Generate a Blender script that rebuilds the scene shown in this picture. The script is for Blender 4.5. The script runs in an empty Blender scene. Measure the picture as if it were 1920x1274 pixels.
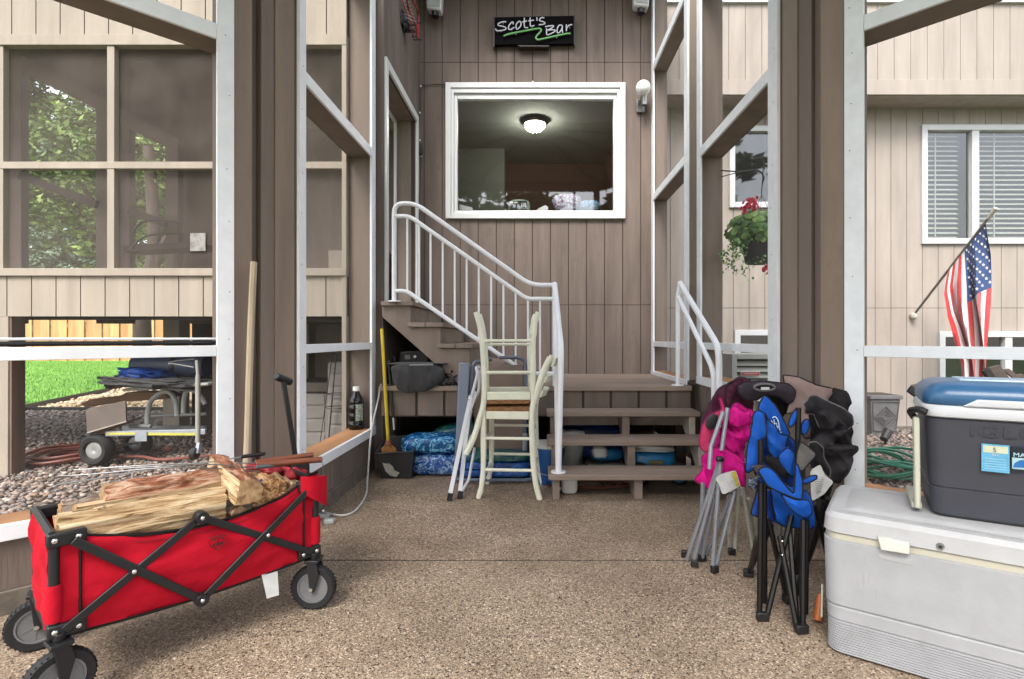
import bpy, bmesh, math, random
from mathutils import Vector, Matrix, noise
from mathutils.geometry import delaunay_2d_cdt
R = math.radians
random.seed(7)
C = bpy.context.scene.collection
S = bpy.context.scene
# ------------------------------------------------------------ camera
cam = bpy.data.cameras.new('camera'); co = bpy.data.objects.new('camera', cam); C.objects.link(co)
co.location = (0, 0, 1.12); co.rotation_euler = (R(90), 0, 0)
cam.sensor_width = 36; cam.lens = 990/1920*36; cam.shift_x = -45/1920; cam.shift_y = -3/1920
cam.clip_start = .05; cam.clip_end = 400
S.camera = co
# ------------------------------------------------------------ sky, sun, exposure
w = bpy.data.worlds.new('World'); S.world = w; w.use_nodes = True
nt = w.node_tree; bg = nt.nodes['Background']
sky = nt.nodes.new('ShaderNodeTexSky'); sky.sky_type = 'NISHITA'; sky.sun_disc = False
sky.sun_elevation = R(52); sky.sun_rotation = R(200); sky.dust_density = 2.5; sky.air_density = 1.2
hs = nt.nodes.new('ShaderNodeHueSaturation'); hs.inputs['Saturation'].default_value = .38
nt.links.new(sky.outputs[0], hs.inputs['Color']); nt.links.new(hs.outputs[0], bg.inputs[0]); bg.inputs[1].default_value = .15
sl = bpy.data.lights.new('sun', 'SUN'); sl.energy = 1.2; sl.angle = R(25); sl.color = (1, .97, .92)
so = bpy.data.objects.new('sun', sl); C.objects.link(so)
d = Vector((math.sin(R(200))*math.cos(R(52)), math.cos(R(200))*math.cos(R(52)), math.sin(R(52))))
so.rotation_euler = d.to_track_quat('Z', 'Y').to_euler()
S.view_settings.view_transform = 'Standard'; S.view_settings.look = 'None'; S.view_settings.gamma = 1
S.view_settings.exposure = 2.05
S.cycles.max_bounces = 8; S.cycles.transparent_max_bounces = 16
# ------------------------------------------------------------ helpers
def at(x, y, Y): return Vector(((x-1005)/990*Y, Y, 1.12-(y-634)/990*Y))
def flr(x, y, z=0.0):
    Y = 990*(1.12-z)/(y-634); return Vector(((x-1005)/990*Y, Y, z))
def zc(ox, oy, s, pts): return [(ox+a/s, oy+b/s) for a, b in pts]
def rounded(pts, rad, seg=5):
    pts = [Vector(p) for p in pts]; out = [pts[0]]
    for i in range(1, len(pts)-1):
        a, b, c = pts[i-1], pts[i], pts[i+1]
        l1 = (a-b).length; l2 = (c-b).length; r = min(rad, l1*.45, l2*.45)
        p = b+(a-b)/l1*r; q = b+(c-b)/l2*r
        for k in range(seg+1):
            t = k/seg; out.append(p*(1-t)**2+b*2*t*(1-t)+q*t*t)
    out.append(pts[-1]); return out
def smoothpath(pts, seg=6):
    pts = [Vector(p) for p in pts]; out = []
    P = [pts[0]]+pts+[pts[-1]]
    for i in range(1, len(P)-2):
        for k in range(seg):
            t = k/seg; a, b, c, e = P[i-1], P[i], P[i+1], P[i+2]
            out.append(.5*((2*b)+(c-a)*t+(2*a-5*b+4*c-e)*t*t+(-a+3*b-3*c+e)*t**3))
    out.append(pts[-1]); return out
class MB:
    def __init__(s): s.v = []; s.f = []; s.m = []; s.cur = 0
    def add(s, vs, fs):
        n = len(s.v); s.v += [Vector(v) for v in vs]
        for f in fs: s.f.append([n+i for i in f]); s.m.append(s.cur)
    def hexa(s, p): s.add(p, [(0,1,2,3),(7,6,5,4),(0,4,5,1),(1,5,6,2),(2,6,7,3),(3,7,4,0)])
    def box(s, x0, x1, y0, y1, z0, z1):
        s.hexa([(x0,y0,z0),(x1,y0,z0),(x1,y1,z0),(x0,y1,z0),(x0,y0,z1),(x1,y0,z1),(x1,y1,z1),(x0,y1,z1)]); return s
    def beam(s, p, q, w, h, up=(0,0,1)):
        p = Vector(p); q = Vector(q); d = (q-p).normalized(); up = Vector(up)
        if abs(d.dot(up)) > .98: up = Vector((0,1,0))
        a = d.cross(up).normalized()*w/2; b = a.cross(d).normalized()*h/2
        s.hexa([p-a-b, p+a-b, p+a+b, p-a+b, q-a-b, q+a-b, q+a+b, q-a+b]); return s
    def prism(s, pts, vec):
        vec = Vector(vec); pts = [Vector(p) for p in pts]; n = len(pts)
        s.add(pts+[p+vec for p in pts], [tuple(range(n)), tuple(range(2*n-1, n-1, -1))]+[(i, (i+1)%n, n+(i+1)%n, n+i) for i in range(n)]); return s
    def tube(s, pts, r, n=8, closed=False, flat=1):
        pts = [Vector(p) for p in pts]; N = len(pts); rr = r if isinstance(r, (list, tuple)) else [r]*N
        def tan(i):
            if closed: return (pts[(i+1)%N]-pts[i-1]).normalized()
            return (pts[min(i+1, N-1)]-pts[max(i-1, 0)]).normalized()
        t = tan(0); a = t.orthogonal().normalized(); vs = []
        for i in range(N):
            t2 = tan(i); a = (a-t2*a.dot(t2)).normalized(); b = t2.cross(a)
            for k in range(n):
                g = 2*math.pi*k/n; vs.append(pts[i]+(a*math.cos(g)+b*math.sin(g)*flat)*rr[i])
        fs = []
        for i in range(N if closed else N-1):
            j = (i+1)%N
            for k in range(n): fs.append((i*n+k, i*n+(k+1)%n, j*n+(k+1)%n, j*n+k))
        if not closed: fs += [tuple(range(n))[::-1], tuple(range((N-1)*n, N*n))]
        s.add(vs, fs); return s
    def lathe(s, prof, c=(0,0,0), n=24, axis='z'):
        c = Vector(c); vs = []; N = len(prof)
        for r, z in prof:
            for k in range(n):
                g = 2*math.pi*k/n; x, y = r*math.cos(g), r*math.sin(g)
                vs.append(c+Vector({'z': (x, y, z), 'y': (x, z, y), 'x': (z, x, y)}[axis]))
        fs = [(i*n+k, i*n+(k+1)%n, (i+1)*n+(k+1)%n, (i+1)*n+k) for i in range(N-1) for k in range(n)]
        if prof[0][0] > 1e-6 and prof[0] != prof[-1]: fs.append(tuple(range(n)))
        if prof[-1][0] > 1e-6 and prof[0] != prof[-1]: fs.append(tuple(range((N-1)*n, N*n)))
        s.add(vs, fs); return s
    def blob(s, c, r, n=16, m=10, amp=0, sc=4, p=2.0, seed=0):
        c = Vector(c); vs = []
        def sp(v): return math.copysign(abs(v)**(2/p), v)
        for i in range(m+1):
            th = math.pi*i/m
            for k in range(n):
                g = 2*math.pi*k/n
                q = Vector((sp(math.sin(th))*sp(math.cos(g)), sp(math.sin(th))*sp(math.sin(g)), sp(math.cos(th))))
                if amp: q = q*(1+amp*noise.noise(q*sc+Vector((seed*7.1, seed, 0))))
                vs.append(c+Vector((q.x*r[0], q.y*r[1], q.z*r[2])))
        s.add(vs, [(i*n+k, (i+1)*n+k, (i+1)*n+(k+1)%n, i*n+(k+1)%n) for i in range(m) for k in range(n)]); return s
    def xf(s, M, start=0):
        for i in range(start, len(s.v)): s.v[i] = M @ s.v[i]
        return s
    def __iadd__(s, o):
        n = len(s.v); s.v += o.v; s.f += [[n+i for i in f] for f in o.f]; s.m += o.m; return s
ROOT = {}
def mesh(name, mb, mat, off=None, bev=0, ang=40, merge=False):
    me = bpy.data.meshes.new(name)
    vs = mb.v if off is None else [off @ v for v in mb.v]
    me.from_pydata([tuple(v) for v in vs], [], mb.f)
    for m in (mat if isinstance(mat, (list, tuple)) else [mat]): me.materials.append(m)
    me.polygons.foreach_set('material_index', mb.m)
    bm = bmesh.new(); bm.from_mesh(me)
    if merge: bmesh.ops.remove_doubles(bm, verts=bm.verts, dist=1e-5)
    if len(mb.f) < 60000: bmesh.ops.recalc_face_normals(bm, faces=bm.faces)
    bm.to_mesh(me); bm.free()
    if ang: me.shade_smooth(); me.set_sharp_from_angle(angle=R(ang))
    o = bpy.data.objects.new(name, me); C.objects.link(o)
    if bev:
        b = o.modifiers.new('bevel', 'BEVEL'); b.width = bev; b.segments = 2; b.limit_method = 'ANGLE'; b.angle_limit = R(40)
    return o
def tag(o, label=None, cat=None, group=None, kind=None):
    if label: o['label'] = label
    if cat: o['category'] = cat
    if group: o['group'] = group
    if kind: o['kind'] = kind
    return o
def thing(name, label, cat, loc=(0,0,0), rz=0, group=None, rot=None):
    o = bpy.data.objects.new(name, None); C.objects.link(o); o.empty_display_size = .1
    o.location = loc; o.rotation_euler = rot or (0, 0, rz)
    M = Matrix.Translation(loc) @ (o.rotation_euler.to_matrix().to_4x4())
    ROOT[o.name] = M; return tag(o, label, cat, group)
def part(T, name, mb, mat, w=1, bev=0, ang=40, label=None, **k):
    r = T
    while r.parent: r = r.parent
    o = mesh(name, mb, mat, ROOT[r.name].inverted() if w else None, bev, ang, **k); o.parent = T
    if label: o['label'] = label
    return o
def solo(name, label, cat, mb, mat, group=None, kind=None, bev=0, ang=40, **k):
    xs = [v.x for v in mb.v]; ys = [v.y for v in mb.v]; zs = [v.z for v in mb.v]
    c = Vector(((min(xs)+max(xs))/2, (min(ys)+max(ys))/2, min(zs)))
    o = mesh(name, mb, mat, Matrix.Translation(-c), bev, ang, **k); o.location = c
    return tag(o, label, cat, group, kind)
def struct(name, mb, mat, **k):
    o = mesh(name, mb, mat, **k); o['kind'] = 'structure'; return o
def B(*a): return MB().box(*a)
# ------------------------------------------------------------ materials
def lin(c): return tuple(((v/255)/12.92 if v/255 <= .04045 else ((v/255+.055)/1.055)**2.4) for v in c)+(1,)
def newmat(name):
    m = bpy.data.materials.new(name); m.use_nodes = True; n = m.node_tree
    return m, n, n.nodes['Principled BSDF'], n.nodes, n.links
def ramp(N, stops, interp='LINEAR'):
    r = N.new('ShaderNodeValToRGB'); r.color_ramp.interpolation = interp; e = r.color_ramp.elements
    while len(e) < len(stops): e.new(.5)
    for i, (p, c) in enumerate(stops): e[i].position = p; e[i].color = c if len(c) == 4 else lin(c)
    return r
DIM = {'white_trim_paint':1,'greyish_white_trim':1,'white_powder_coat':1.05,'white_window_frame':1.2,'grey_tube_paint':.95,'pale_grey_tube':1.0,'bolt_metal':1,'brushed_steel':1,'taupe_siding':1.56,'taupe_trim':1.16,'warm_taupe':1.2,'dark_taupe':1.05,
 'deck_paint':1.3,'deck_paint_end':1.3,'cream_siding':1.6,'pale_beige_siding':1.5,'red_wagon_fabric':1.75,'dark_red_fabric':1.6,'pink_nylon':1.6,'coral_pink_nylon':1.6,'blue_nylon':1.9,'deep_blue_nylon':1.9,
 'dark_grey_plastic':1.6,'blue_lid_plastic':1.7,'scuffed_white_plastic':1.45,'cooler_lid_white':1.35,'white_vinyl':1.5,'lawn_grass':1.2,'far_ground':1.5,'room_paint':.8,'grey_ceiling':.9,'brown_ceiling':.7,'opal_glass':1,'white_blind_slat':1.9,'flag_red':1.3,'flag_white':1.25,'flag_blue':1.3,'cream_painted_wood':1.05,'raw_sill_wood':1.1}
def M(name, col, rough=.6, var=.12, vs=6, bump=.1, bs=80, stretch=(1,1,1), metal=0, col2=None, spec=.5, dirt=0, dirtcol=(70,62,52), sheen=0, trans=0, dist=.003):
    m, t, b, N, L = newmat(name)
    tc = N.new('ShaderNodeTexCoord'); mp = N.new('ShaderNodeMapping'); mp.inputs['Scale'].default_value = stretch
    L.new(tc.outputs['Object'], mp.inputs[0])
    n1 = N.new('ShaderNodeTexNoise'); n1.inputs['Scale'].default_value = vs; n1.inputs['Detail'].default_value = 6; n1.inputs['Roughness'].default_value = .6
    L.new(mp.outputs[0], n1.inputs[0])
    f_ = DIM.get(name, 1.35); c = tuple(v/f_ for v in lin(col)[:3])+(1,); hi2 = tuple(v/f_ for v in lin(col2)[:3])+(1,) if col2 else None; lo = tuple(max(0, v*(1-var*1.6)) for v in c[:3])+(1,); hi = hi2 if col2 else tuple(min(1, v*(1+var)) for v in c[:3])+(1,)
    r = ramp(N, [(.3, lo), (.7, hi)]); L.new(n1.outputs[0], r.inputs[0]); out = r.outputs[0]
    if dirt:
        n3 = N.new('ShaderNodeTexNoise'); n3.inputs['Scale'].default_value = 2.7; n3.inputs['Detail'].default_value = 9; n3.inputs['Roughness'].default_value = .72
        L.new(tc.outputs['Object'], n3.inputs[0]); rr = ramp(N, [(.56, (0,0,0,1)), (.75, (dirt,)*3+(1,))]); L.new(n3.outputs[0], rr.inputs[0])
        mx = N.new('ShaderNodeMix'); mx.data_type = 'RGBA'; L.new(rr.outputs[0], mx.inputs[0]); L.new(out, mx.inputs[6]); mx.inputs[7].default_value = tuple(v/f_ for v in lin(dirtcol)[:3])+(1,); out = mx.outputs[2]
    L.new(out, b.inputs['Base Color'])
    b.inputs['Roughness'].default_value = rough; b.inputs['Metallic'].default_value = metal; b.inputs['Specular IOR Level'].default_value = spec
    if sheen: b.inputs['Sheen Weight'].default_value = sheen
    if trans: b.inputs['Transmission Weight'].default_value = trans
    if bump:
        n2 = N.new('ShaderNodeTexNoise'); n2.inputs['Scale'].default_value = bs; n2.inputs['Detail'].default_value = 5; L.new(mp.outputs[0], n2.inputs[0])
        bp = N.new('ShaderNodeBump'); bp.inputs['Strength'].default_value = bump; bp.inputs['Distance'].default_value = dist; L.new(n2.outputs[0], bp.inputs['Height']); L.new(bp.outputs[0], b.inputs['Normal'])
    return m
def wrinkle(m, sc=16, st=.75, dist=.02, stretch=(1,1,.45)):
    t = m.node_tree; N = t.nodes; L = t.links; b = N['Principled BSDF']; tc = N.new('ShaderNodeTexCoord'); mp = N.new('ShaderNodeMapping'); mp.inputs['Scale'].default_value = stretch; mp.inputs['Rotation'].default_value = (.3,.5,0); L.new(tc.outputs['Object'], mp.inputs[0])
    n = N.new('ShaderNodeTexNoise'); n.noise_type = 'RIDGED_MULTIFRACTAL'; n.inputs['Scale'].default_value = sc; n.inputs['Detail'].default_value = 2; n.inputs['Distortion'].default_value = .5; L.new(mp.outputs[0], n.inputs[0])
    bp = N.new('ShaderNodeBump'); bp.inputs['Strength'].default_value = st; bp.inputs['Distance'].default_value = dist; L.new(n.outputs[0], bp.inputs['Height'])
    old = b.inputs['Normal'].links[0].from_node if b.inputs['Normal'].links else None
    if old: L.new(bp.outputs[0], old.inputs['Normal'])
    else: L.new(bp.outputs[0], b.inputs['Normal'])
    return m
V = (1, 1, .12)
taupe = M('taupe_siding', (136,120,110), .8, .16, 9, .6, 90, V, dirt=.4, dirtcol=(96,84,76))
taupe_s = M('taupe_trim', (131,116,105), .75, .12, 7, .4, 70, V, dirt=.3, dirtcol=(84,68,58))
groove = M('dark_groove', (74,62,55), .9, .1)
darkw = M('dark_brown_paint', (70,58,52), .8, .15, 5, .3, 60, V)
cream = M('cream_siding', (191,178,161), .8, .1, 8, .5, 80, V, dirt=.3, dirtcol=(150,135,115))
cream2 = M('pale_beige_siding', (186,174,163), .8, .09, 8, .5, 80, V, dirt=.3, dirtcol=(165,148,134))
trimw = M('white_trim_paint', (233,234,238), .5, .04, 12, .2, 90, dirt=.14, dirtcol=(175,170,160))
trimg = M('greyish_white_trim', (220,223,226), .5, .05, 12, .2, 90, dirt=.16, dirtcol=(165,163,155))
pvc = M('white_window_frame', (228,229,228), .35, .03, 3, .05)
railw = M('white_powder_coat', (225,226,230), .32, .03, 3, .08, 150, dirt=.25, dirtcol=(170,170,168))
rawwood = M('raw_sill_wood', (176,128,88), .75, .25, 5, .4, 60, (1,.2,1), dirt=.4, dirtcol=(105,72,50))
deck = M('deck_paint', (152,134,120), .62, .2, 5, .5, 60, (.15,1,1), dirt=.5, dirtcol=(163,147,134))
deckd = M('deck_paint_end', (142,126,114), .65, .2, 6, .5, 60, dirt=.5, dirtcol=(165,150,140))
kerbm = M('concrete_kerb', (120,110,100), .9, .2, 14, .6, 60, dirt=.4)
black = M('black_plastic', (24,24,26), .45, .1, 8, .08)
blackm = M('black_metal', (20,19,20), .35, .1, 8, .08, metal=.2)
steel = M('brushed_steel', (150,150,150), .35, .1, 10, .1, metal=.9)
silver = M('grey_tube_paint', (140,144,152), .35, .1, 10, .05, metal=.5)
olive = M('pale_grey_tube', (160,158,146), .4, .1, 10, .05, metal=.2)
chromes = M('bolt_metal', (200,200,200), .25, .05, metal=1)
glassw = None
def glass(name, tint=(20,22,22), tr=.45, rough=.02):
    m, t, b, N, L = newmat(name); N.remove(b)
    g = N.new('ShaderNodeBsdfGlossy'); g.inputs['Roughness'].default_value = rough; g.inputs['Color'].default_value = (.9,.9,.9,1)
    tp = N.new('ShaderNodeBsdfTransparent'); tp.inputs[0].default_value = (tr, tr, tr*.98, 1)
    fr = N.new('ShaderNodeFresnel'); fr.inputs[0].default_value = 1.95
    ge = N.new('ShaderNodeNewGeometry'); iv = N.new('ShaderNodeMath'); iv.operation = 'SUBTRACT'; iv.inputs[0].default_value = 1; L.new(ge.outputs['Backfacing'], iv.inputs[1])
    ml = N.new('ShaderNodeMath'); ml.operation = 'MULTIPLY'; L.new(fr.outputs[0], ml.inputs[0]); L.new(iv.outputs[0], ml.inputs[1])
    mx = N.new('ShaderNodeMixShader'); L.new(ml.outputs[0], mx.inputs[0]); L.new(tp.outputs[0], mx.inputs[1]); L.new(g.outputs[0], mx.inputs[2])
    L.new(mx.outputs[0], N['Material Output'].inputs[0]); return m
def screen(name, col, a, tintt=1.0):
    m, t, b, N, L = newmat(name); N.remove(b)
    df = N.new('ShaderNodeBsdfDiffuse'); df.inputs[0].default_value = lin(col)
    tp = N.new('ShaderNodeBsdfTransparent'); tp.inputs[0].default_value = (tintt,)*3+(1,)
    tc = N.new('ShaderNodeTexCoord'); no = N.new('ShaderNodeTexNoise'); no.inputs['Scale'].default_value = 3; no.inputs['Detail'].default_value = 6
    L.new(tc.outputs['Object'], no.inputs[0])
    mr = N.new('ShaderNodeMapRange'); mr.inputs['From Min'].default_value = .35; mr.inputs['From Max'].default_value = .75; mr.inputs['To Min'].default_value = a*.75; mr.inputs['To Max'].default_value = a*1.5
    L.new(no.outputs[0], mr.inputs[0])
    mx = N.new('ShaderNodeMixShader'); L.new(mr.outputs[0], mx.inputs[0]); L.new(tp.outputs[0], mx.inputs[1]); L.new(df.outputs[0], mx.inputs[2])
    L.new(mx.outputs[0], N['Material Output'].inputs[0]); return m
glass_main = glass('window_glass', tr=.93)
glass_dark = glass('far_window_glass', tr=.92)
scr = screen('insect_screen', (120,115,110), .13, .97)
scr2 = screen('dark_insect_screen', (150,138,130), .15, .97)
def emit(name, col, s):
    m, t, b, N, L = newmat(name); b.inputs['Base Color'].default_value = lin(col); b.inputs['Emission Color'].default_value = lin(col); b.inputs['Emission Strength'].default_value = s; return m
def aggregate():
    m, t, b, N, L = newmat('exposed_aggregate'); tc = N.new('ShaderNodeTexCoord')
    def vor(s, feat='F1'):
        v = N.new('ShaderNodeTexVoronoi'); v.inputs['Scale'].default_value = s; v.feature = feat; L.new(tc.outputs['Object'], v.inputs[0]); return v
    v1 = vor(158); v2 = vor(260)
    sep = N.new('ShaderNodeSeparateColor'); L.new(v1.outputs['Color'], sep.inputs[0])
    r1 = ramp(N, [(0,(52,44,38)),(.12,(86,74,63)),(.22,(124,109,94)),(.45,(150,135,118)),(.7,(168,153,135)),(.86,(186,172,154)),(.95,(212,202,187)),(1,(158,124,98))]); L.new(sep.outputs[0], r1.inputs[0])
    sep2 = N.new('ShaderNodeSeparateColor'); L.new(v2.outputs['Color'], sep2.inputs[0])
    r2 = ramp(N, [(0,(88,77,67)),(.3,(134,120,105)),(.8,(160,145,128)),(1,(196,184,168))]); L.new(sep2.outputs[1], r2.inputs[0])
    gt = N.new('ShaderNodeMath'); gt.operation = 'GREATER_THAN'; gt.inputs[1].default_value = .5; L.new(sep.outputs[1], gt.inputs[0])
    mx = N.new('ShaderNodeMix'); mx.data_type = 'RGBA'; L.new(gt.outputs[0], mx.inputs[0]); L.new(r1.outputs[0], mx.inputs[6]); L.new(r2.outputs[0], mx.inputs[7])
    n = N.new('ShaderNodeTexNoise'); n.inputs['Scale'].default_value = 1.6; n.inputs['Detail'].default_value = 8; n.inputs['Roughness'].default_value = .65; L.new(tc.outputs['Object'], n.inputs[0])
    r3 = ramp(N, [(.28,(.46,.405,.355,1)),(.42,(.63,.575,.52,1)),(.55,(.76,.705,.65,1)),(.72,(.92,.87,.82,1))]); L.new(n.outputs[0], r3.inputs[0])
    mu = N.new('ShaderNodeMix'); mu.data_type = 'RGBA'; mu.blend_type = 'MULTIPLY'; mu.inputs[0].default_value = 1; L.new(mx.outputs[2], mu.inputs[6]); L.new(r3.outputs[0], mu.inputs[7])
    L.new(mu.outputs[2], b.inputs['Base Color'])
    rr = N.new('ShaderNodeMapRange'); rr.inputs['To Min'].default_value = .42; rr.inputs['To Max'].default_value = .72; L.new(n.outputs[0], rr.inputs[0]); L.new(rr.outputs[0], b.inputs['Roughness'])
    bp = N.new('ShaderNodeBump'); bp.inputs['Strength'].default_value = .55; bp.inputs['Distance'].default_value = .003; bp.invert = True; L.new(v1.outputs['Distance'], bp.inputs['Height']); L.new(bp.outputs[0], b.inputs['Normal'])
    return m
aggr = aggregate()
def island(name, stops, rough=.7, bump=.3, bs=30):
    m, t, b, N, L = newmat(name); g = N.new('ShaderNodeNewGeometry'); r = ramp(N, stops); L.new(g.outputs['Random Per Island'], r.inputs[0])
    tc = N.new('ShaderNodeTexCoord'); n = N.new('ShaderNodeTexNoise'); n.inputs['Scale'].default_value = bs; L.new(tc.outputs['Object'], n.inputs[0])
    mu = N.new('ShaderNodeMix'); mu.data_type = 'RGBA'; mu.blend_type = 'MULTIPLY'; mu.inputs[0].default_value = .7; L.new(r.outputs[0], mu.inputs[6]); L.new(n.outputs[0], mu.inputs[7])
    L.new(mu.outputs[2], b.inputs['Base Color']); b.inputs['Roughness'].default_value = rough; return m
rockm = island('river_rock', [(0,(84,70,62)),(.2,(128,112,102)),(.4,(176,158,144)),(.55,(104,98,98)),(.7,(150,140,136)),(.85,(170,138,116)),(1,(206,194,184))])
tanrock = island('tan_gravel', [(0,(170,140,105)),(.5,(215,190,150)),(1,(235,215,185))])
gravelbase = M('gravel_bed', (105,92,82), .95, .35, 30, .8, 60)
tanbase = M('tan_gravel_bed', (185,160,125), .95, .3, 40, .8, 60)
lawnm = M('lawn_grass', (92,146,44), .9, .3, 5, .8, 60, col2=(128,184,62))
bladem = island('grass_blade', [(0,(80,135,40)),(.5,(112,165,60)),(1,(150,195,90))])
# ------------------------------------------------------------ ground
struct('ground', B(-60, 60, -20, 90, -.3, -.06), M('far_ground', (96,120,60), .95, .3, 3, .3))
pat = [(-1.5,5.95),(1.5,5.95),(1.55,2.9),(2.75,1.7),(2.75,-1.6),(-2.75,-1.6),(-2.75,1.7),(-1.55,2.9)]
struct('floor_joint', B(-1.75,1.75,2.6535,2.6675,-.05,-.0035), M('joint_shade', (30,25,22), .95))  # dark strip stands in for the shade inside the open slab joint
fl = MB(); fl.prism([(-1.5,5.95,-.12),(1.5,5.95,-.12),(1.55,2.9,-.12),(1.75,2.668,-.12),(-1.75,2.668,-.12),(-1.55,2.9,-.12)], (0,0,.12))
fl.prism([(-1.75,2.653,-.12),(1.75,2.653,-.12),(2.75,1.7,-.12),(2.75,-1.6,-.12),(-2.75,-1.6,-.12),(-2.75,1.7,-.12)], (0,0,.12))
struct('patio_floor', fl, aggr, ang=0)
struct('gravel_bed', B(-9, 9, 1, 8.4, -.058, -.035), gravelbase)
lw = MB(); lw.prism([(-8.2,8.3,-.034),(-9.66,12.6,-.034),(-9.4,14.2,-.034),(-6,14.5,-.034),(-7,26.5,-.034),(-45,26.5,-.034),(-45,3,-.034),(-7.5,6.0,-.034)], (0,0,.03)); struct('lawn', lw, lawnm)
tg = MB(); tg.prism([(-8.1,8.25,-.034),(-9.56,12.6,-.034),(-9.3,14.2,-.034),(-4.5,13.5,-.034),(-4.2,8.0,-.034)], (0,0,.006)); struct('tan_gravel_path', tg, tanbase)
def in_poly(x, y, P):
    c = False; j = len(P)-1
    for i in range(len(P)):
        if (P[i][1] > y) != (P[j][1] > y) and x < (P[j][0]-P[i][0])*(y-P[i][1])/(P[j][1]-P[i][1])+P[i][0]: c = not c
        j = i
    return c
ICO = []
_b = bmesh.new(); bmesh.ops.create_icosphere(_b, subdivisions=1, radius=1); _b.verts.ensure_lookup_table(); ICOV = [v.co.copy() for v in _b.verts]; ICOF = [[v.index for v in f.verts] for f in _b.faces]; _b.free()
def pebbles(name, label, regions, mat, sz, seed, z0=-.035):
    rnd = random.Random(seed); mb = MB()
    for poly, n in regions:
        xs = [p[0] for p in poly]; ys = [p[1] for p in poly]; k = 0
        while k < n:
            x = rnd.uniform(min(xs), max(xs)); y = rnd.uniform(min(ys), max(ys))
            if not in_poly(x, y, poly): continue
            k += 1; s = rnd.uniform(*sz); a = rnd.uniform(0, 6.3); ca, sa = math.cos(a), math.sin(a); rx, ry, rz = s*rnd.uniform(.8,1.3), s*rnd.uniform(.6,1), s*rnd.uniform(.4,.75)
            zz = z0+rz*rnd.uniform(.2,1.1); vs = []
            for v in ICOV:
                q = v*(1+rnd.uniform(-.12,.12)); X, Y = q.x*rx, q.y*ry; vs.append((x+X*ca-Y*sa, y+X*sa+Y*ca, zz+q.z*rz))
            mb.add(vs, ICOF)
    o = mesh(name, mb, mat, ang=0); o.data.shade_smooth(); return tag(o, label, 'gravel', kind='stuff')
pebbles('river_rock', 'grey and tan river rock bed outside the screens', [([(-7.6,6.2),(-8.0,8.3),(-3.2,8.3),(-1.75,4.5),(-1.75,3.3),(-3.3,2.2),(-5,3.6)], 23000), ([(1.75,3),(1.75,6.6),(5.5,6.6),(5.5,3.5),(2.4,2.4)], 9000)], rockm, (.011,.028), 3)
pebbles('tan_gravel', 'tan gravel strip between rock bed and lawn', [([(-8.1,8.5),(-9.4,12.4),(-5,12.4),(-4.4,8.5)], 3500)], tanrock, (.02,.05), 4, -.028)
def blades():
    rnd = random.Random(5); mb = MB(); P = [(-8.25,8.3),(-9.7,12.6),(-9.5,14.2),(-5,14.5),(-8,25),(-26,25),(-14,8)]
    k = 0
    while k < 26000:
        x = rnd.uniform(-26,-5); y = 8+17*rnd.random()**1.6
        if not in_poly(x, y, P): continue
        k += 1; a = rnd.uniform(0,6.3); h = rnd.uniform(.03,.08); ww = .008; dx, dy = math.cos(a)*ww, math.sin(a)*ww; lx, ly = rnd.uniform(-.03,.03), rnd.uniform(-.03,.03)
        mb.add([(x-dx,y-dy,-.01),(x+dx,y+dy,-.01),(x+lx,y+ly,h)], [(0,1,2)])
    return tag(mesh('lawn_blades', mb, bladem, ang=0), 'bright green lawn grass beyond the gravel', 'grass', kind='stuff')
blades()
e = MB(); e.beam((-7.5,6,-.0),(-8.15,8.3,0),.03,.1); e.beam((-8.15,8.3,0),(-9.6,12.6,0),.03,.1)
solo('lawn_edging', 'black edging strip between green lawn and tan gravel', 'edging', e, black)
e = MB(); e.beam((-8.1,8.32,-.01),(-4.1,8.32,-.01),.03,.08)
solo('lawn_edging', 'black edging strip between grey river rock and tan gravel', 'edging', e, black)
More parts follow.
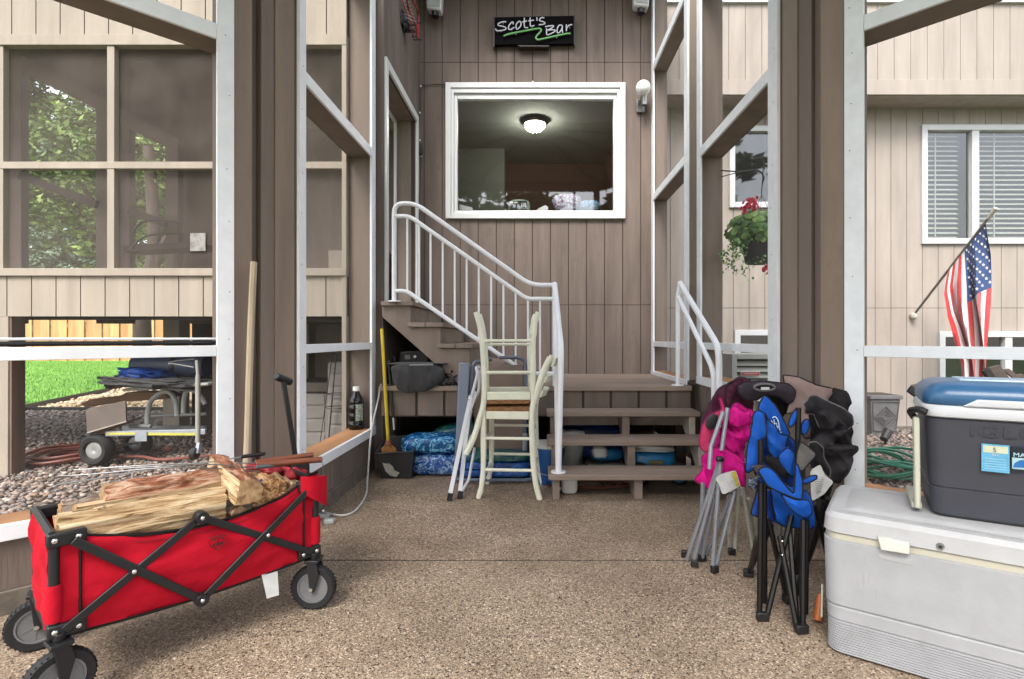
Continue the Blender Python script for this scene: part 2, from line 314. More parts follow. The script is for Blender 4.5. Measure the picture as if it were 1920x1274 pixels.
# ------------------------------------------------------------ wall frames
class Wall:
    "local frame: u along the wall, n outward, z up"
    def __init__(s, p0, p1, nrm):
        s.p = Vector((p0[0], p0[1], 0)); q = Vector((p1[0], p1[1], 0)); s.L = (q-s.p).length; s.u = (q-s.p).normalized(); s.n = Vector((nrm[0], nrm[1], 0)).normalized()
    def P(s, u, n, z): return s.p+s.u*u+s.n*n+Vector((0,0,z))
    def box(s, mb, u0, u1, n0, n1, z0, z1):
        mb.hexa([s.P(u0,n0,z0), s.P(u1,n0,z0), s.P(u1,n1,z0), s.P(u0,n1,z0), s.P(u0,n0,z1), s.P(u1,n0,z1), s.P(u1,n1,z1), s.P(u0,n1,z1)]); return mb
def bx(W, *a): return W.box(MB(), *a)
def siding(W, T, z0, z1, mat, sp=.2, off=0, holes=(), seams=(), g=.009, th=.016, u0=0, u1=None, name='siding', back=groove):
    u1 = W.L if u1 is None else u1; mb = MB(); bk = MB()
    zs = [z0]+sorted(seams)+[z1]
    edges = sorted(set([u0, u1]+[h[i] for h in holes for i in (0,1) if u0 < h[i] < u1]))
    def ivals(a, b):
        m = (a+b)/2; cuts = [(h[2], h[3]) for h in holes if h[0] < m < h[1]]; out = []; z = z0
        for c in sorted(cuts):
            if c[0] > z: out.append((z, c[0]))
            z = max(z, c[1])
        if z < z1: out.append((z, z1))
        return out
    for a, b in zip(edges[:-1], edges[1:]):
        for c, d in ivals(a, b): W.box(bk, a, b, th*.55, th+.03, c, d)
    k = math.floor((u0-off)/sp); pos = []
    while off+k*sp < u1: pos.append(off+k*sp); k += 1
    pos.append(off+k*sp)
    for a, b in zip(pos[:-1], pos[1:]):
        a2 = max(a+g/2, u0); b2 = min(b-g/2, u1); es = [a2]+[e for e in edges if a2 < e < b2]+[b2]
        for c, d in zip(es[:-1], es[1:]):
            if d-c < .002: continue
            for zl, zh in ivals(c, d):
                for s0, s1 in zip(zs[:-1], zs[1:]):
                    lo = max(zl, s0+(.003 if s0 != z0 else 0)); hi = min(zh, s1-(.003 if s1 != z1 else 0))
                    if hi-lo > .004: W.box(mb, c, d, 0, th*.5, lo, hi)
    o = part(T, name, mb, mat, ang=0); part(o, 'groove_backing', bk, back, ang=0); return o
nailm = M('nail_head', (70,62,58), .6)
G = thing('screened_gazebo', 'taupe timber screened gazebo with white trim around the patio', 'gazebo', (0, .9, 0))
def bay(W, zs_top, rails, sill, stiles, white=trimw, scr_z=None, dep=.19, off=.1, screens=True, knee=True, kerb=True):
    # jambs
    for (a, b) in stiles:
        mid = (a+b)/2; c0, c1 = (a, a+.04) if mid < W.L/2 else (b-.04, b)
        part(G, 'jamb', bx(W, c0, c1, 0, dep, (sill if knee else .0), zs_top), taupe_s, bev=.003)
        so_ = part(G, 'stile', bx(W, a, b, -.02, -.001, sill-.065, zs_top), white, bev=.002); nb_ = MB(); zz_ = sill+.1
        while zz_ < 3.4: nb_.blob(W.P((a+b)/2+random.uniform(-.02,.02), -.0205, zz_), (.0032,.0012,.0032) if abs(W.n.y) > .5 else (.0016,.0032,.0032), 6, 4); zz_ += random.uniform(.22,.4)
        part(so_, 'nail_heads', nb_, nailm)['kind'] = 'stuff'
    a = min(s[1] for s in stiles); b = max(s[0] for s in stiles)
    j0 = min(s[0] for s in stiles)+.04; j1 = max(s[1] for s in stiles)-.04
    for (r0, r1) in rails:
        part(G, 'rail', bx(W, j0, j1, .0, dep, r0+.012, r1-.008), taupe_s if r0 > 1.5 else rawwood if False else taupe_s, bev=.003)
        part(G, 'rail_trim', bx(W, a+.001, b-.001, -.018, -.001, r0, r1), white, bev=.002)
    if sill:
        part(G, 'sill', bx(W, j0, j1, 0, dep, sill-.035, sill-.004), rawwood, bev=.003)
        part(G, 'sill_trim', bx(W, stiles[0][0]-.0, stiles[-1][1], -.024, -.0015, sill-.066, sill-.0005), white, bev=.002) if True else None
    if knee:
        siding(W, G, .1, sill-.036, taupe, off=off, name='knee_wall')
    if kerb: part(G, 'kerb', bx(W, 0, W.L, -.008, dep, -.02, .098), kerbm, bev=.006)
    if screens:
        zz = [sill]+[r[1] for r in rails]; ze = [r[0] for r in rails]+[zs_top]
        for z0, z1 in zip(zz, ze):
            if z1-z0 < .05: continue
            mb = MB(); mb.add([W.P(j0, dep*.8, z0), W.P(j1, dep*.8, z0), W.P(j1, dep*.8, z1), W.P(j0, dep*.8, z1)], [(0,1,2,3)])
            part(G, 'screen', mb, scr, ang=0)
RA = [(1.028,1.082),(2.625,2.7),(4.05,4.13)]
L2 = Wall((-1.38,3.04),(-1.38,4.5),(-1,0)); bay(L2, 4.75, RA, .37, [(0,.086),(1.34,1.44)])
R2 = Wall((1.38,2.98),(1.38,4.5),(1,0)); bay(R2, 4.75, RA, .8, [(0,.12),(1.40,1.50)], trimg)
L3 = Wall((-1.56,2.72),(-2.6,1.68),(-1,1)); bay(L3, 4.75, RA, .37, [(0,.078),(L3.L-.08,L3.L)])
R3 = Wall((1.555,2.655),(2.6,1.61),(1,1)); bay(R3, 4.75, RA, .37, [(0,.085),(R3.L-.08,R3.L)], trimg)
R1 = Wall((1.30,4.47),(1.30,5.88),(1,0)); bay(R1, 5.2, RA, .76, [(0,.1),(1.31,1.4)], trimg, dep=.15, kerb=False)
# corner posts
def corner(p, q, side, segs):
    p = Vector((p[0], p[1], 0)); q = Vector((q[0], q[1], 0)); d = q-p; n = Vector((side*abs(d.y), abs(d.x), 0)).normalized()
    for (a, b, rec, mt) in segs:
        A = p+d*a+n*rec; Bp = p+d*b+n*rec
        part(G, 'corner_post', MB().prism([A, Bp, Bp+n*(.2-rec), A+n*(.2-rec)], (0,0,4.75)), mt, bev=.003)
taupe_d = M('dark_taupe', (108,96,89), .8, .12, 6, .4, 70, V)  # darker taupe, mostly for the recessed post strips
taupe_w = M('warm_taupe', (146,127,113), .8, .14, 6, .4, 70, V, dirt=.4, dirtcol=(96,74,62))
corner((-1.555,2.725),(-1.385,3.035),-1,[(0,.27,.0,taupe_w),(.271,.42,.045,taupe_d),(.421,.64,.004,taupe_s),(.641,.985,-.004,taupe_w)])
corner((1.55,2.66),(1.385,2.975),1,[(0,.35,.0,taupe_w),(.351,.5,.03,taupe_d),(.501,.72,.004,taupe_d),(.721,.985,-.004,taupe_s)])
for s in (-1, 1):
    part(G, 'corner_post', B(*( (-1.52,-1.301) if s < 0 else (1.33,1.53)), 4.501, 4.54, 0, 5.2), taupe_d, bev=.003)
# posts and beams on the other sides of the gazebo, roof with ribs
oct8 = [(-1.5,2.95),(1.5,2.95),(2.68,1.7),(2.68,0),(1.5,-1.2),(-1.5,-1.2),(-2.68,0),(-2.68,1.7)]
for i in (3,4,5,6):
    x, y = oct8[i]; part(G, 'post', B(x-.07, x+.07, y-.07, y+.07, 0, 4.75), taupe_s)
for i in range(1, 8):
    a, b = oct8[i], oct8[(i+1)%8]; part(G, 'beam', MB().beam((a[0],a[1],4.85),(b[0],b[1],4.85),.14,.19), taupe_s)
    if 2 <= i <= 6: part(G, 'rail', MB().beam((a[0],a[1],1.05),(b[0],b[1],1.05),.06,.07), trimw)
part(G, 'sky_gap_board', B(-1.5,1.5,2.9,2.98,4.75,5.32), taupe_s)  # unseen board added to keep sky out of the window reflection
rf = MB(); hub = (0,.9,5.45)
for i in range(8):
    a, b = oct8[i], oct8[(i+1)%8]; h1 = (hub[0]+(a[0])*.22, hub[1]+(a[1]-.9)*.22, 5.4); h2 = (hub[0]+(b[0])*.22, hub[1]+(b[1]-.9)*.22, 5.4)
    rf.prism([(a[0],a[1],4.95),(b[0],b[1],4.95),h2,h1], (0,0,.05))
rf.prism([(hub[0]+a[0]*.22, hub[1]+(a[1]-.9)*.22, 5.41) for a in oct8], (0,0,.05))
roofm = M('brown_ceiling', (142,122,114), .7, .1, 3, .2)
rfo = part(G, 'roof', rf, roofm)
rb = MB()
for a in oct8: rb.beam((a[0],a[1],4.93),(hub[0]+a[0]*.22, hub[1]+(a[1]-.9)*.22, 5.385),.05,.05)
for i in range(8):
    a, b = oct8[i], oct8[(i+1)%8]; rb.beam((hub[0]+a[0]*.22, hub[1]+(a[1]-.9)*.22, 5.385),(hub[0]+b[0]*.22, hub[1]+(b[1]-.9)*.22, 5.385),.05,.05)
part(rfo, 'rib', rb, taupe_w)
# ------------------------------------------------------------ house back wall
H = thing('house', 'taupe grooved house wall behind the steps holding the large picture window', 'house', (0, 6, 0))
BW = Wall((-1.31,5.9),(1.31,5.9),(0,1))
wx0, wx1, wz0, wz1 = -1.006, .994, 2.447, 3.96
siding(BW, H, 0, 5.5, taupe, sp=.2017, off=1.27-.0, holes=[(wx0+1.33, wx1+1.29, wz0+.02, wz1-.02)], seams=(1.49,4.2), name='wall')
def ring(x0,x1,z0,z1,w,y0,y1,wt=None,wb=None):
    wt = wt or w; wb = wb or w; mb = MB(); mb.box(x0,x0+w,y0,y1,z0,z1); mb.box(x1-w,x1,y0,y1,z0,z1); mb.box(x0+w,x1-w,y0,y1,z1-wt,z1); mb.box(x0+w,x1-w,y0,y1,z0,z0+wb); return mb
wn = part(H, 'window', ring(wx0,wx1,wz0,wz1,.06,5.862,5.97,.06,.055), pvc, bev=.004, label='large white framed picture window')
part(wn, 'frame', ring(wx0+.061,wx1-.061,wz0+.056,wz1-.061,.03,5.876,5.97,.05,.02), pvc, bev=.004)
part(wn, 'sash', ring(wx0+.092,wx1-.092,wz0+.077,wz1-.112,.034,5.90,5.965,.06,.02), pvc, bev=.004)
part(wn, 'glass', B(wx0+.12,wx1-.12,5.94,5.943,wz0+.09,wz1-.165), glass_main, ang=0)
# room behind
rm = MB(); roomw = M('room_paint', (104,108,102), .8, .05, 2, .05); roomb = M('brown_room_wall', (112,84,74), .8, .08, 2, .05)
part(H, 'ceiling', B(-3,1.30,6.0,10.6,4.42,4.5), M('grey_ceiling', (158,166,160), .9, .04, 2, .2, 120))
part(H, 'inner_wall', B(-.55,1.30,10,10.1,1.3,4.42), roomb); part(H, 'inner_wall', B(-3,-.551,9.2,10.1,1.3,4.42), roomw)
part(H, 'inner_wall', B(-3.05,-3,6.02,10.1,1.3,4.5), roomw); part(H, 'inner_wall', B(1.301,1.33,6.02,10.1,0,4.5), roomb)
part(H, 'inner_wall', B(-3,1.30,10.4,10.5,1.3,4.42), roomw)
part(H, 'inner_floor', B(-3,1.30,6.02,10.4,1.3,1.36), roomb)
part(H, 'window_shelf', B(-.95,.93,5.985,6.35,2.47,2.51), pvc)
part(H, 'outer_wall', B(-3,-1.31,5.96,6.0,1.3,5.5), taupe_s); part(H, 'porch_frieze', B(-3,-1.55,5.93,5.958,3.45,5.4), cream); part(H, 'porch_frieze', B(-3,-1.55,5.90,5.929,3.45,3.55), cream); part(H, 'cabinet', B(-2.2,-1.6,5.6,5.9,1.45,2.05), cream); part(H, 'return_wall', B(1.34,1.38,5.95,6.699,0,5.5), cream2)
part(H, 'outer_wall', B(-1.31,-1.02,5.96,6.0,1.3,5.5), darkw); part(H, 'outer_wall', B(1.02,1.31,5.96,6.0,1.3,5.5), darkw)
# left wall with doorway
LW = Wall((-1.30,4.54),(-1.30,5.9),(-1,0))
siding(LW, H, 0, 5.5, taupe, sp=.155, off=.05, holes=[(.04,1.15,1.43,3.46)], name='side_wall')
dr = part(H, 'doorway', MB(), pvc, ang=0) if False else None
mb = MB(); LW.box(mb, -.02, .04, -.024, -.0005, 1.35, 3.53); LW.box(mb, 1.15, 1.22, -.024, -.0005, 1.35, 3.53); LW.box(mb, .04, 1.15, -.024, -.0005, 3.455, 3.53)
dw = part(H, 'door_casing', mb, pvc, bev=.003)
mb = MB(); LW.box(mb, 1.151, 1.18, .02, .22, 1.43, 3.455); LW.box(mb, .02, .039, .02, .22, 1.43, 3.455); LW.box(mb, .04, 1.15, .02, .22, 3.456, 3.48)
part(dw, 'door_jamb', mb, taupe_s)
mb = MB(); LW.box(mb, 1.12, 1.15, .20, .225, 1.43, 3.455); LW.box(mb, .04, 1.12, .20, .225, 3.425, 3.455)
part(dw, 'door_stop', mb, pvc)
part(H, 'shade_soffit', B(-1.55,1.55,4.95,5.95,5.25,5.3), roofm)  # unseen, added to shade the wall top; kept short for top light
# ------------------------------------------------------------ platform and stairs
P = thing('deck_platform', 'low taupe deck platform in front of the house wall', 'deck', (0,5.1,0))
for i in range(10):
    y0 = 4.38+i*.1505; part(P, 'deck_board', B(-1.295,1.295,y0,y0+.146,.68,.72), deck, bev=.004)
W_ = Wall((-1.29,4.41),(1.29,4.41),(0,1)); siding(W_, P, .47, .679, taupe, sp=.232, off=.06, g=.022, name='skirt')
part(P, 'beam', B(-1.28,1.28,4.47,4.52,.45,.66), darkw)
for x in (-1.25,-.05,1.25): part(P, 'post', B(x-.045,x+.045,4.55,4.64,0,.679), darkw)
part(P, 'back_panel', B(-1.29,1.29,5.84,5.89,0,.679), darkw)
ST = thing('front_steps', 'three wide taupe timber steps leading up to the deck', 'steps', (.7,4,0))
for i, (y0, x1) in enumerate([(3.62,1.33),(3.90,1.31),(4.14,1.29)]):
    z = .18*(i+1)
    x0 = .085
    tr = part(ST, 'tread', MB(), deck, ang=0) if False else None
    d1 = .137 if i < 2 else .115
    mb = B(x0,x1,y0,y0+d1,z-.038,z); mb.box(x0,x1,y0+d1+.004,y0+2*d1,z-.038,z); part(ST, 'tread', mb, deck, bev=.005)
def stringer(x0, x1, mat):
    pts = [(x0,3.66,0),(x0,3.66,.141),(x0,3.93,.141),(x0,3.93,.321),(x0,4.17,.321),(x0,4.17,.501),(x0,4.4,.501),(x0,4.4,.42),(x0,3.80,0)]
    return part(ST, 'stringer', MB().prism(pts, (x1-x0,0,0)), mat, bev=.004)
stringer(.115,.165,deckd); stringer(.682,.74,deckd); stringer(1.21,1.26,M('worn_white_stringer', (185,172,160), .7, .2, 6, .3, 50, dirt=.8, dirtcol=(125,108,96)))
part(ST, 'ledger', B(.166,.681,4.36,4.40,.40,.498), deckd); part(ST, 'ledger', B(.741,1.209,4.36,4.40,.40,.498), deckd)
SS = thing('side_stairs', 'taupe stair flight rising left from deck to doorway', 'stairs', (-.7,5,.72))
fx = lambda px: (px-1005)/224
zl = [1.425,1.248,1.072,.896]
xs = [fx(770), fx(826), fx(881), fx(936)]
xs2 = [-1.29]+xs
pts = [(-1.29,4.42,1.387),(xs[0],4.42,1.387),(xs[0],4.42,zl[1]-.038),(xs[1],4.42,zl[1]-.038),(xs[1],4.42,zl[2]-.038),(xs[2],4.42,zl[2]-.038),(xs[2],4.42,zl[3]-.038),(xs[3],4.42,zl[3]-.038),(xs[3],4.42,.721),(fx(862),4.42,.721),(fx(719),4.42,1.287),(-1.29,4.42,1.30)]
part(SS, 'stringer', MB().prism(pts, (0,.045,0)), taupe_s, bev=.003)
part(SS, 'stringer', MB().prism([(a,5.15,c) for a,b,c in pts], (0,.045,0)), taupe_s, bev=.003)
for i in range(4):
    a = xs2[i]-(0 if i == 0 else .02); b = xs2[i+1]+.03; n = 2; wd = (b-a)/n
    mb = MB()
    for k in range(n): mb.box(a+k*wd+.002, a+(k+1)*wd-.002, 4.385, 5.86, zl[i]-.037, zl[i])
    part(SS, 'tread', mb, deckd, bev=.004)
    zb = zl[i+1] if i < 3 else .721
    part(SS, 'riser', B(xs[i]-.03,xs[i]-.001,4.466,5.85,zb+.001,zl[i]-.038), deckd, bev=.002)
# ------------------------------------------------------------ handrails
def T3(pts, r=.018, rad=.05): return MB().tube(rounded(pts, rad), r, 12)
HR = thing('stair_handrail', 'white tubular stair railing with balusters beside the stair flight', 'railing', (-.5,4.4,.72))
q = lambda x, y, Y=4.37: at(x, y, Y)
part(HR, 'post', T3([q(739,566), q(739,382), q(779,382), q(995,535), q(1040,535)], .019, .09), railw)
part(HR, 'rail', T3([q(741,406), q(768,406), q(988,561), q(1038,561)], .018), railw)
part(HR, 'rail', T3([q(741,546), q(762,546), q(972,690), q(985,701), q(1038,701)], .018), railw)
def ylow(x): return 546 if x < 762 else min(700, 546+(x-762)*(690-546)/210)
def yup(x): return 406 if x < 768 else min(561, 406+(x-768)*155/220)
for x in [763.7,786,807.4,830.2,852.7,875,897.8,921,944,966.8,990,1012.6]:
    part(HR, 'baluster', MB().tube([q(x, yup(x)), q(x, ylow(x))], .0085, 8), railw)
part(HR, 'post', T3([q(1040,533,4.37), at(1052,654,3.68), Vector(((1047-1005)/990*3.68,3.68,.185))], .022, .1), railw)
part(HR, 'rail', T3([q(1040,561,4.37), at(1043,690,3.74), Vector((.155,3.74,.185))], .018, .08), railw)
part(HR, 'post', MB().tube([q(1040,535,4.37), Vector((.155,4.37,.722))], .019, 10), railw)
part(HR, 'flange', MB().lathe([(.0,.009),(.05,.009),(.052,.0),(0,0)], (.156,3.69,.181)), railw); part(HR, 'flange', MB().lathe([(.0,.009),(.05,.009),(.052,.0),(0,0)], at(739,566,4.37)+Vector((0,.02,-.0))), railw)
HR2 = thing('step_handrail', 'short white tubular handrail on the right side of the front steps', 'railing', (1.22,4,.18))
part(HR2, 'rail', T3([at(1275,531,4.42), at(1348,652,3.62), Vector((1.255,3.62,.18))], .022, .1), railw)
part(HR2, 'rail', T3([at(1271,556,4.42), at(1338,695,3.70), Vector((1.25,3.70,.18))], .018, .08), railw)
part(HR2, 'post', MB().tube([at(1275,533,4.42), at(1271,556,4.42), Vector((1.19,4.43,.722))], .019, 10), railw)
part(HR2, 'flange', MB().lathe([(.0,.009),(.05,.009),(.052,.0),(0,0)], (1.19,4.43,.7215)), railw)
# ------------------------------------------------------------ cream house wing on the left
K4 = 225.0
WG = thing('house_wing', 'cream grooved house wing on columns with dark screened porch openings', 'house', (-3.5,5,0))
wX = lambda px: (px-1005)/K4
wZ = lambda py: 1.12-(py-634)/K4
CW = Wall((-6.4,4.4),(-1.575,4.4),(0,1)); o_ = 6.4
siding(CW, WG, 3.56+.085, 5.1, cream, sp=.2017, off=wX(22)+o_, name='upper_wall', holes=())
siding(CW, WG, 1.30, wZ(518), cream, sp=.2045, off=wX(13)+o_, name='parapet_wall')
part(WG, 'header_board', B(-6.4,-1.575,4.385,4.46,3.555,3.645), cream, bev=.003)
part(WG, 'cap_board', B(-6.4,-1.575,4.375,4.50,wZ(518),wZ(504)), cream, bev=.003)
part(WG, 'mid_rail', B(-6.4,-1.575,4.392,4.44,wZ(317),wZ(304)), cream, bev=.003)
for px in (-200, 0, 208): part(WG, 'mullion', B(wX(px)-.03,wX(px)+.03,4.396,4.45,wZ(504),3.555), cream, bev=.003)
part(WG, 'end_board', B(-1.615,-1.576,4.388,4.46,0,5.1), cream, bev=.003)
mb = MB(); mb.add([(-6.4,4.445,wZ(504)),(-1.615,4.445,wZ(504)),(-1.615,4.445,3.555),(-6.4,4.445,3.555)], [(0,1,2,3)]); part(WG, 'screen', mb, scr2, ang=0)
for zz in (5.1,): part(WG, 'roof', B(-6.8,-1.55,4.0,7.6,5.1,5.3), roofm)
porchw = M('porch_brown_paint', (112,96,88), .8, .1, 4, .2, 60, V)
part(WG, 'porch_floor', B(-8.5,-1.58,4.47,7.0,1.36,1.44), darkw)
part(WG, 'porch_ceiling', B(-8.5,-1.58,4.47,7.0,4.6,4.7), porchw)
fY = 6.6; fX = lambda px: (px-1005)/150; fZ = lambda py: 1.12-(py-634)/150
part(WG, 'porch_back_wall', B(fX(310),-1.6,fY,fY+.08,1.30,4.6), porchw)
def fprism(pts, y=fY, t=.1): return MB().prism([((px-1005)/(990/y), y, 1.12-(py-634)/(990/y)) for px, py in pts], (0,t,0))
for a, b in ((-30,40),(180,243)): part(WG, 'porch_post', B(fX(a),fX(b),fY,fY+.1,1.30,4.6), porchw, bev=.004)
part(WG, 'porch_brace', fprism([(40,40),(180,40),(180,205),(40,133)]), porchw)
part(WG, 'porch_brace', fprism([(243,40),(310,40),(310,276),(243,242)]), porchw)
part(WG, 'porch_rail', fprism([(-30,303),(310,303),(310,318),(-30,318)], 6.58, .05), porchw)
part(WG, 'brace_trim', MB().beam(at(40,115,6.5), at(335,272,6.5), .06,.13), porchw)
part(WG, 'brace_trim', MB().beam(at(335,262,6.5), at(335,504,6.5), .05,.10), porchw)
part(WG, 'stair_rail', MB().beam(at(38,330,6.35), at(182,384,6.35), .05,.09), darkw)
part(WG, 'stair_rail', MB().beam(at(243,396,6.35), at(312,420,6.35), .05,.09), darkw)
part(WG, 'stair_tread', MB().beam(at(250,470,6.2), at(385,463,6.2), .3,.07), darkw)
part(WG, 'stair_rail', MB().tube(smoothpath([at(247,440,6.0),at(262,420,6.0),at(290,414,6.0),at(345,418,6.0)]), .012, 8), black)
part(WG, 'stair_rail', MB().tube(smoothpath([at(247,466,6.0),at(265,448,6.0),at(290,440,6.0),at(345,438,6.0)]), .012, 8), black)
part(WG, 'notice', B(*(wX(352),wX(381)),4.43,4.433,wZ(470),wZ(436)), M('worn_plastic_card', (150,145,140), .4, .3, 20))
# columns and beams beneath
part(WG, 'column', B(-4.83,-4.40,4.40,4.52,-.04,1.299), cream, bev=.004)
part(WG, 'column_side', B(-4.399,-4.38,4.41,4.53,-.04,1.299), M('brown_ply', (120,98,84), .8, .25, 10, .5, 60, (1,1,.1)), bev=.002)
part(WG, 'beam', B(-8.5,-1.62,4.6,4.72,1.28,1.359), darkw)
part(WG, 'column', B(fX(316),fX(346),6.5,6.7,-.04,1.359), cream, bev=.004)
part(WG, 'column', B(fX(350),fX(392),6.7,6.9,-.04,1.359), darkw)
part(WG, 'column', B(-3.0,-2.8,6.5,6.7,-.04,1.359), cream, bev=.004)
part(WG, 'under_wall', B(-4.1,-1.62,6.95,7.0,-.04,1.359), cream)
# door room seen through the doorway on the left
part(H, 'porch_wall', B(-3.6,-1.65,8.2,8.25,1.30,3.3), porchw, ang=0); part(H, 'porch_wall', B(-3.6,-1.32,8.19,8.195,3.3,4.4), cream)
# ------------------------------------------------------------ fence
FN = thing('board_fence', 'tan vertical board fence across the back of the lawn', 'fence', (-20,26,0))
fm = M('fence_board', (200,156,106), .8, .22, 3, .4, 40, V)
mb = MB(); mb2 = MB()
for i in range(60):
    x = -33+i*.43
    (mb if i%2 else mb2).box(x, x+.42, 26+(.07 if i%2 else 0), 26.05+(.07 if i%2 else 0), -.03, 2.06)
part(FN, 'panel', mb, M('fence_board_shade', (190,142,94), .8, .2, 3, .4, 40, V), bev=0, ang=0); part(FN, 'panel', mb2, fm, ang=0)
part(FN, 'rail', B(-33,-8,26.14,26.2,1.2,1.3), fm)
# ------------------------------------------------------------ trees
bark = M('tree_bark', (74,62,52), .9, .3, 14, .8, 40, (1,1,.2))
def leafm(name, a, b, c): return island(name, [(0,a),(.5,b),(1,c)], .6, bs=2)
leafA = leafm('leaf_green', (66,92,38), (100,130,56), (158,182,92))
leafB = leafm('leaf_bright', (92,126,50), (132,166,72), (190,208,118))
needle = leafm('spruce_needles', (84,112,90), (128,154,128), (178,198,170))
def tree(name, label, x, y, h, tr, clumps, n, leaf, mat, seed, trunks=None, cat='tree', group='trees beyond the porch'):
    rnd = random.Random(seed); T = thing(name, label, cat, (x,y,0), group=group); t = MB()
    for path, rads in trunks or [([(x,y,-.1),(x+.1,y,h*.4),(x,y,h*.9)], [tr,tr*.7,tr*.2])]:
        sp = smoothpath(path); m = len(sp)
        rr = [rads[0]+(rads[-1]-rads[0])*i/(m-1) for i in range(m)]; t.tube(sp, rr, 9)
    lm = MB()
    for (cx,cy,cz,rx,ry,rz,k) in clumps:
        c = Vector((cx,cy,cz))
        for j in range(3):
            a = Vector((rnd.gauss(0,1),rnd.gauss(0,1),rnd.gauss(0,.7))).normalized()
            t.tube([c, c+Vector((a.x*rx,a.y*ry,a.z*rz))*.85], [.03,.006], 5)
        subs = [Vector((rnd.gauss(0,.45),rnd.gauss(0,.45),rnd.gauss(0,.45))) for _ in range(max(4,k//90))]
        for j in range(k):
            s_ = rnd.choice(subs); o = s_+Vector((rnd.gauss(0,.17),rnd.gauss(0,.17),rnd.gauss(0,.12)))
            p = c+Vector((o.x*rx,o.y*ry,o.z*rz)); l = leaf*rnd.uniform(.6,1.3)
            u = Vector((rnd.gauss(0,1),rnd.gauss(0,1),rnd.gauss(0,.6))).normalized(); v = u.orthogonal().normalized(); v = (v*math.cos(j)+u.cross(v)*math.sin(j))
            lm.add([p-u*l, p+v*l*.45, p+u*l, p-v*l*.45], [(0,1,2,3)])
    part(T, 'trunk', t, bark); part(T, 'crown', lm, mat, ang=0); return T
rr_ = random.Random(11)
def cl(x0,x1,y0,y1,z0,z1,n,r,k): return [(rr_.uniform(x0,x1),rr_.uniform(y0,y1),rr_.uniform(z0,z1),r*rr_.uniform(.8,1.2),r*rr_.uniform(.8,1.2),r*rr_.uniform(.6,.9),k) for _ in range(n)]
tree('maple_tree', 'large green leafy tree with dark branching trunk seen through the porch screens', -8.4, 11.2, 6, .16,
     cl(-12.8,-7.4,11.2,13.2,4.0,8.2,34,1.0,900)+cl(-8.6,-7.4,12,13,2.6,3.6,3,.6,350), 0, .085, leafA, 2,
     [([(-8.3,11.2,-.1),(-8.35,11.2,1.8),(-8.1,11.2,3.0),(-8.3,11.3,5.2)],[.19,.10]), ([(-8.2,11.2,2.3),(-7.9,11.2,3.1),(-7.6,11.2,3.6),(-7.6,11.2,4.6)],[.10,.05]), ([(-8.3,11.2,2.2),(-8.9,11.2,3.2),(-9.6,11.2,4.3)],[.09,.04])])
def spruce():
    rnd = random.Random(4); T = thing('spruce_tree', 'silvery green spruce standing low behind the porch openings', 'tree', (-27.5,30.5,0), group='trees beyond the porch')
    x, y, h = -27.5, 30.5, 13.5; part(T, 'trunk', MB().tube([(x,y,0),(x,y,h)], [.16,.02], 8), bark); mb = MB()
    for i in range(190):
        z = .8+(h-.8)*(i/190); r = 5.2*(1-z/h)**.8+.15; a = i*2.4; tip = Vector((x+math.cos(a)*r, y+math.sin(a)*r, z-.25*r+rnd.uniform(-.1,.1))); base = Vector((x,y,z))
        n = int(46*r)+14
        for k in range(n):
            t = rnd.uniform(.15,1)**.7; p = base.lerp(tip,t)+Vector((rnd.gauss(0,.12),rnd.gauss(0,.12),rnd.gauss(0,.06)-.1*t)); u = (tip-base).normalized()+Vector((rnd.gauss(0,.7),rnd.gauss(0,.7),rnd.gauss(0,.4))); u.normalize(); v = u.orthogonal()*.045; l = rnd.uniform(.09,.18)
            mb.add([p-v, p+v, p+u*l*1.6], [(0,1,2)])
    part(T, 'crown', mb, needle, ang=0)
spruce()
tree('broadleaf_tree', 'bright green tree far behind the fence at right of the spruce', -13, 29, 9, .2, cl(-26,-9.5,28,31,2.5,12,60,2.4,560), 0, .24, leafB, 9)
tree('broadleaf_tree', 'dense dark green tree rising left behind the porch', -30, 36, 12, .2, cl(-40,-20,34,37,2,16,44,3.4,520), 0, .34, leafA, 10)
sh = cl(-10.0,-7.8,14.8,15.3,.2,1.5,6,.5,350)
tree('shrub', 'dark leafy shrub hugging the right end of the board fence', -9.5, 15, 1.5, .04, sh, 0, .07, leafA, 12, cat='shrub', group=None)
tree('broadleaf_tree', 'tall green tree standing behind the camera side lawn on the right', 14, 16, 9, .25, cl(9,18,13,18,3,10,14,1.8,300), 0, .2, leafB, 19)
# ------------------------------------------------------------ pale facade on the right
FA = thing('neighbouring_facade', 'pale beige two storey facade with overhang and white framed windows', 'house', (5,6.9,0))
F0 = 1.35
FW = Wall((F0,6.7),(9.5,6.7),(0,1)); fx_ = lambda px: (px-1005)/148-F0; fz_ = lambda py: 1.12-(py-634)/148
wins = [(fx_(1727),fx_(2005),fz_(458),fz_(235)), (fx_(1367),fx_(1468),fz_(390),fz_(237)), (fx_(1760),fx_(2010),.22,fz_(622)), (fx_(1377),fx_(1500),.3,fz_(619))]
siding(FW, FA, 0.0, 4.04, cream2, sp=.2, off=fx_(1642), holes=[(a+.02,b-.02,c+.02,d-.02) for a,b,c,d in wins], seams=(1.50,), name='wall', g=.007)
FU = Wall((F0,6.35),(9.5,6.35),(0,1)); siding(FU, FA, 4.22, 5.14, cream2, sp=.199, off=(1646-1005)/156-F0, name='overhang_wall', g=.006)
part(FA, 'overhang_trim', B(F0,9.5,6.335,6.7,4.04,4.219), cream2, bev=.003)
part(FA, 'overhang_cap', B(F0,9.5,6.31,6.7,5.141,5.19), trimw)
part(FA, 'overhang_soffit', B(F0,9.5,6.36,6.70,4.03,4.039), cream2)
part(FA, 'inner_wall', B(F0,9.5,7.6,7.65,0,5), M('dim_room', (60,62,62), .9))
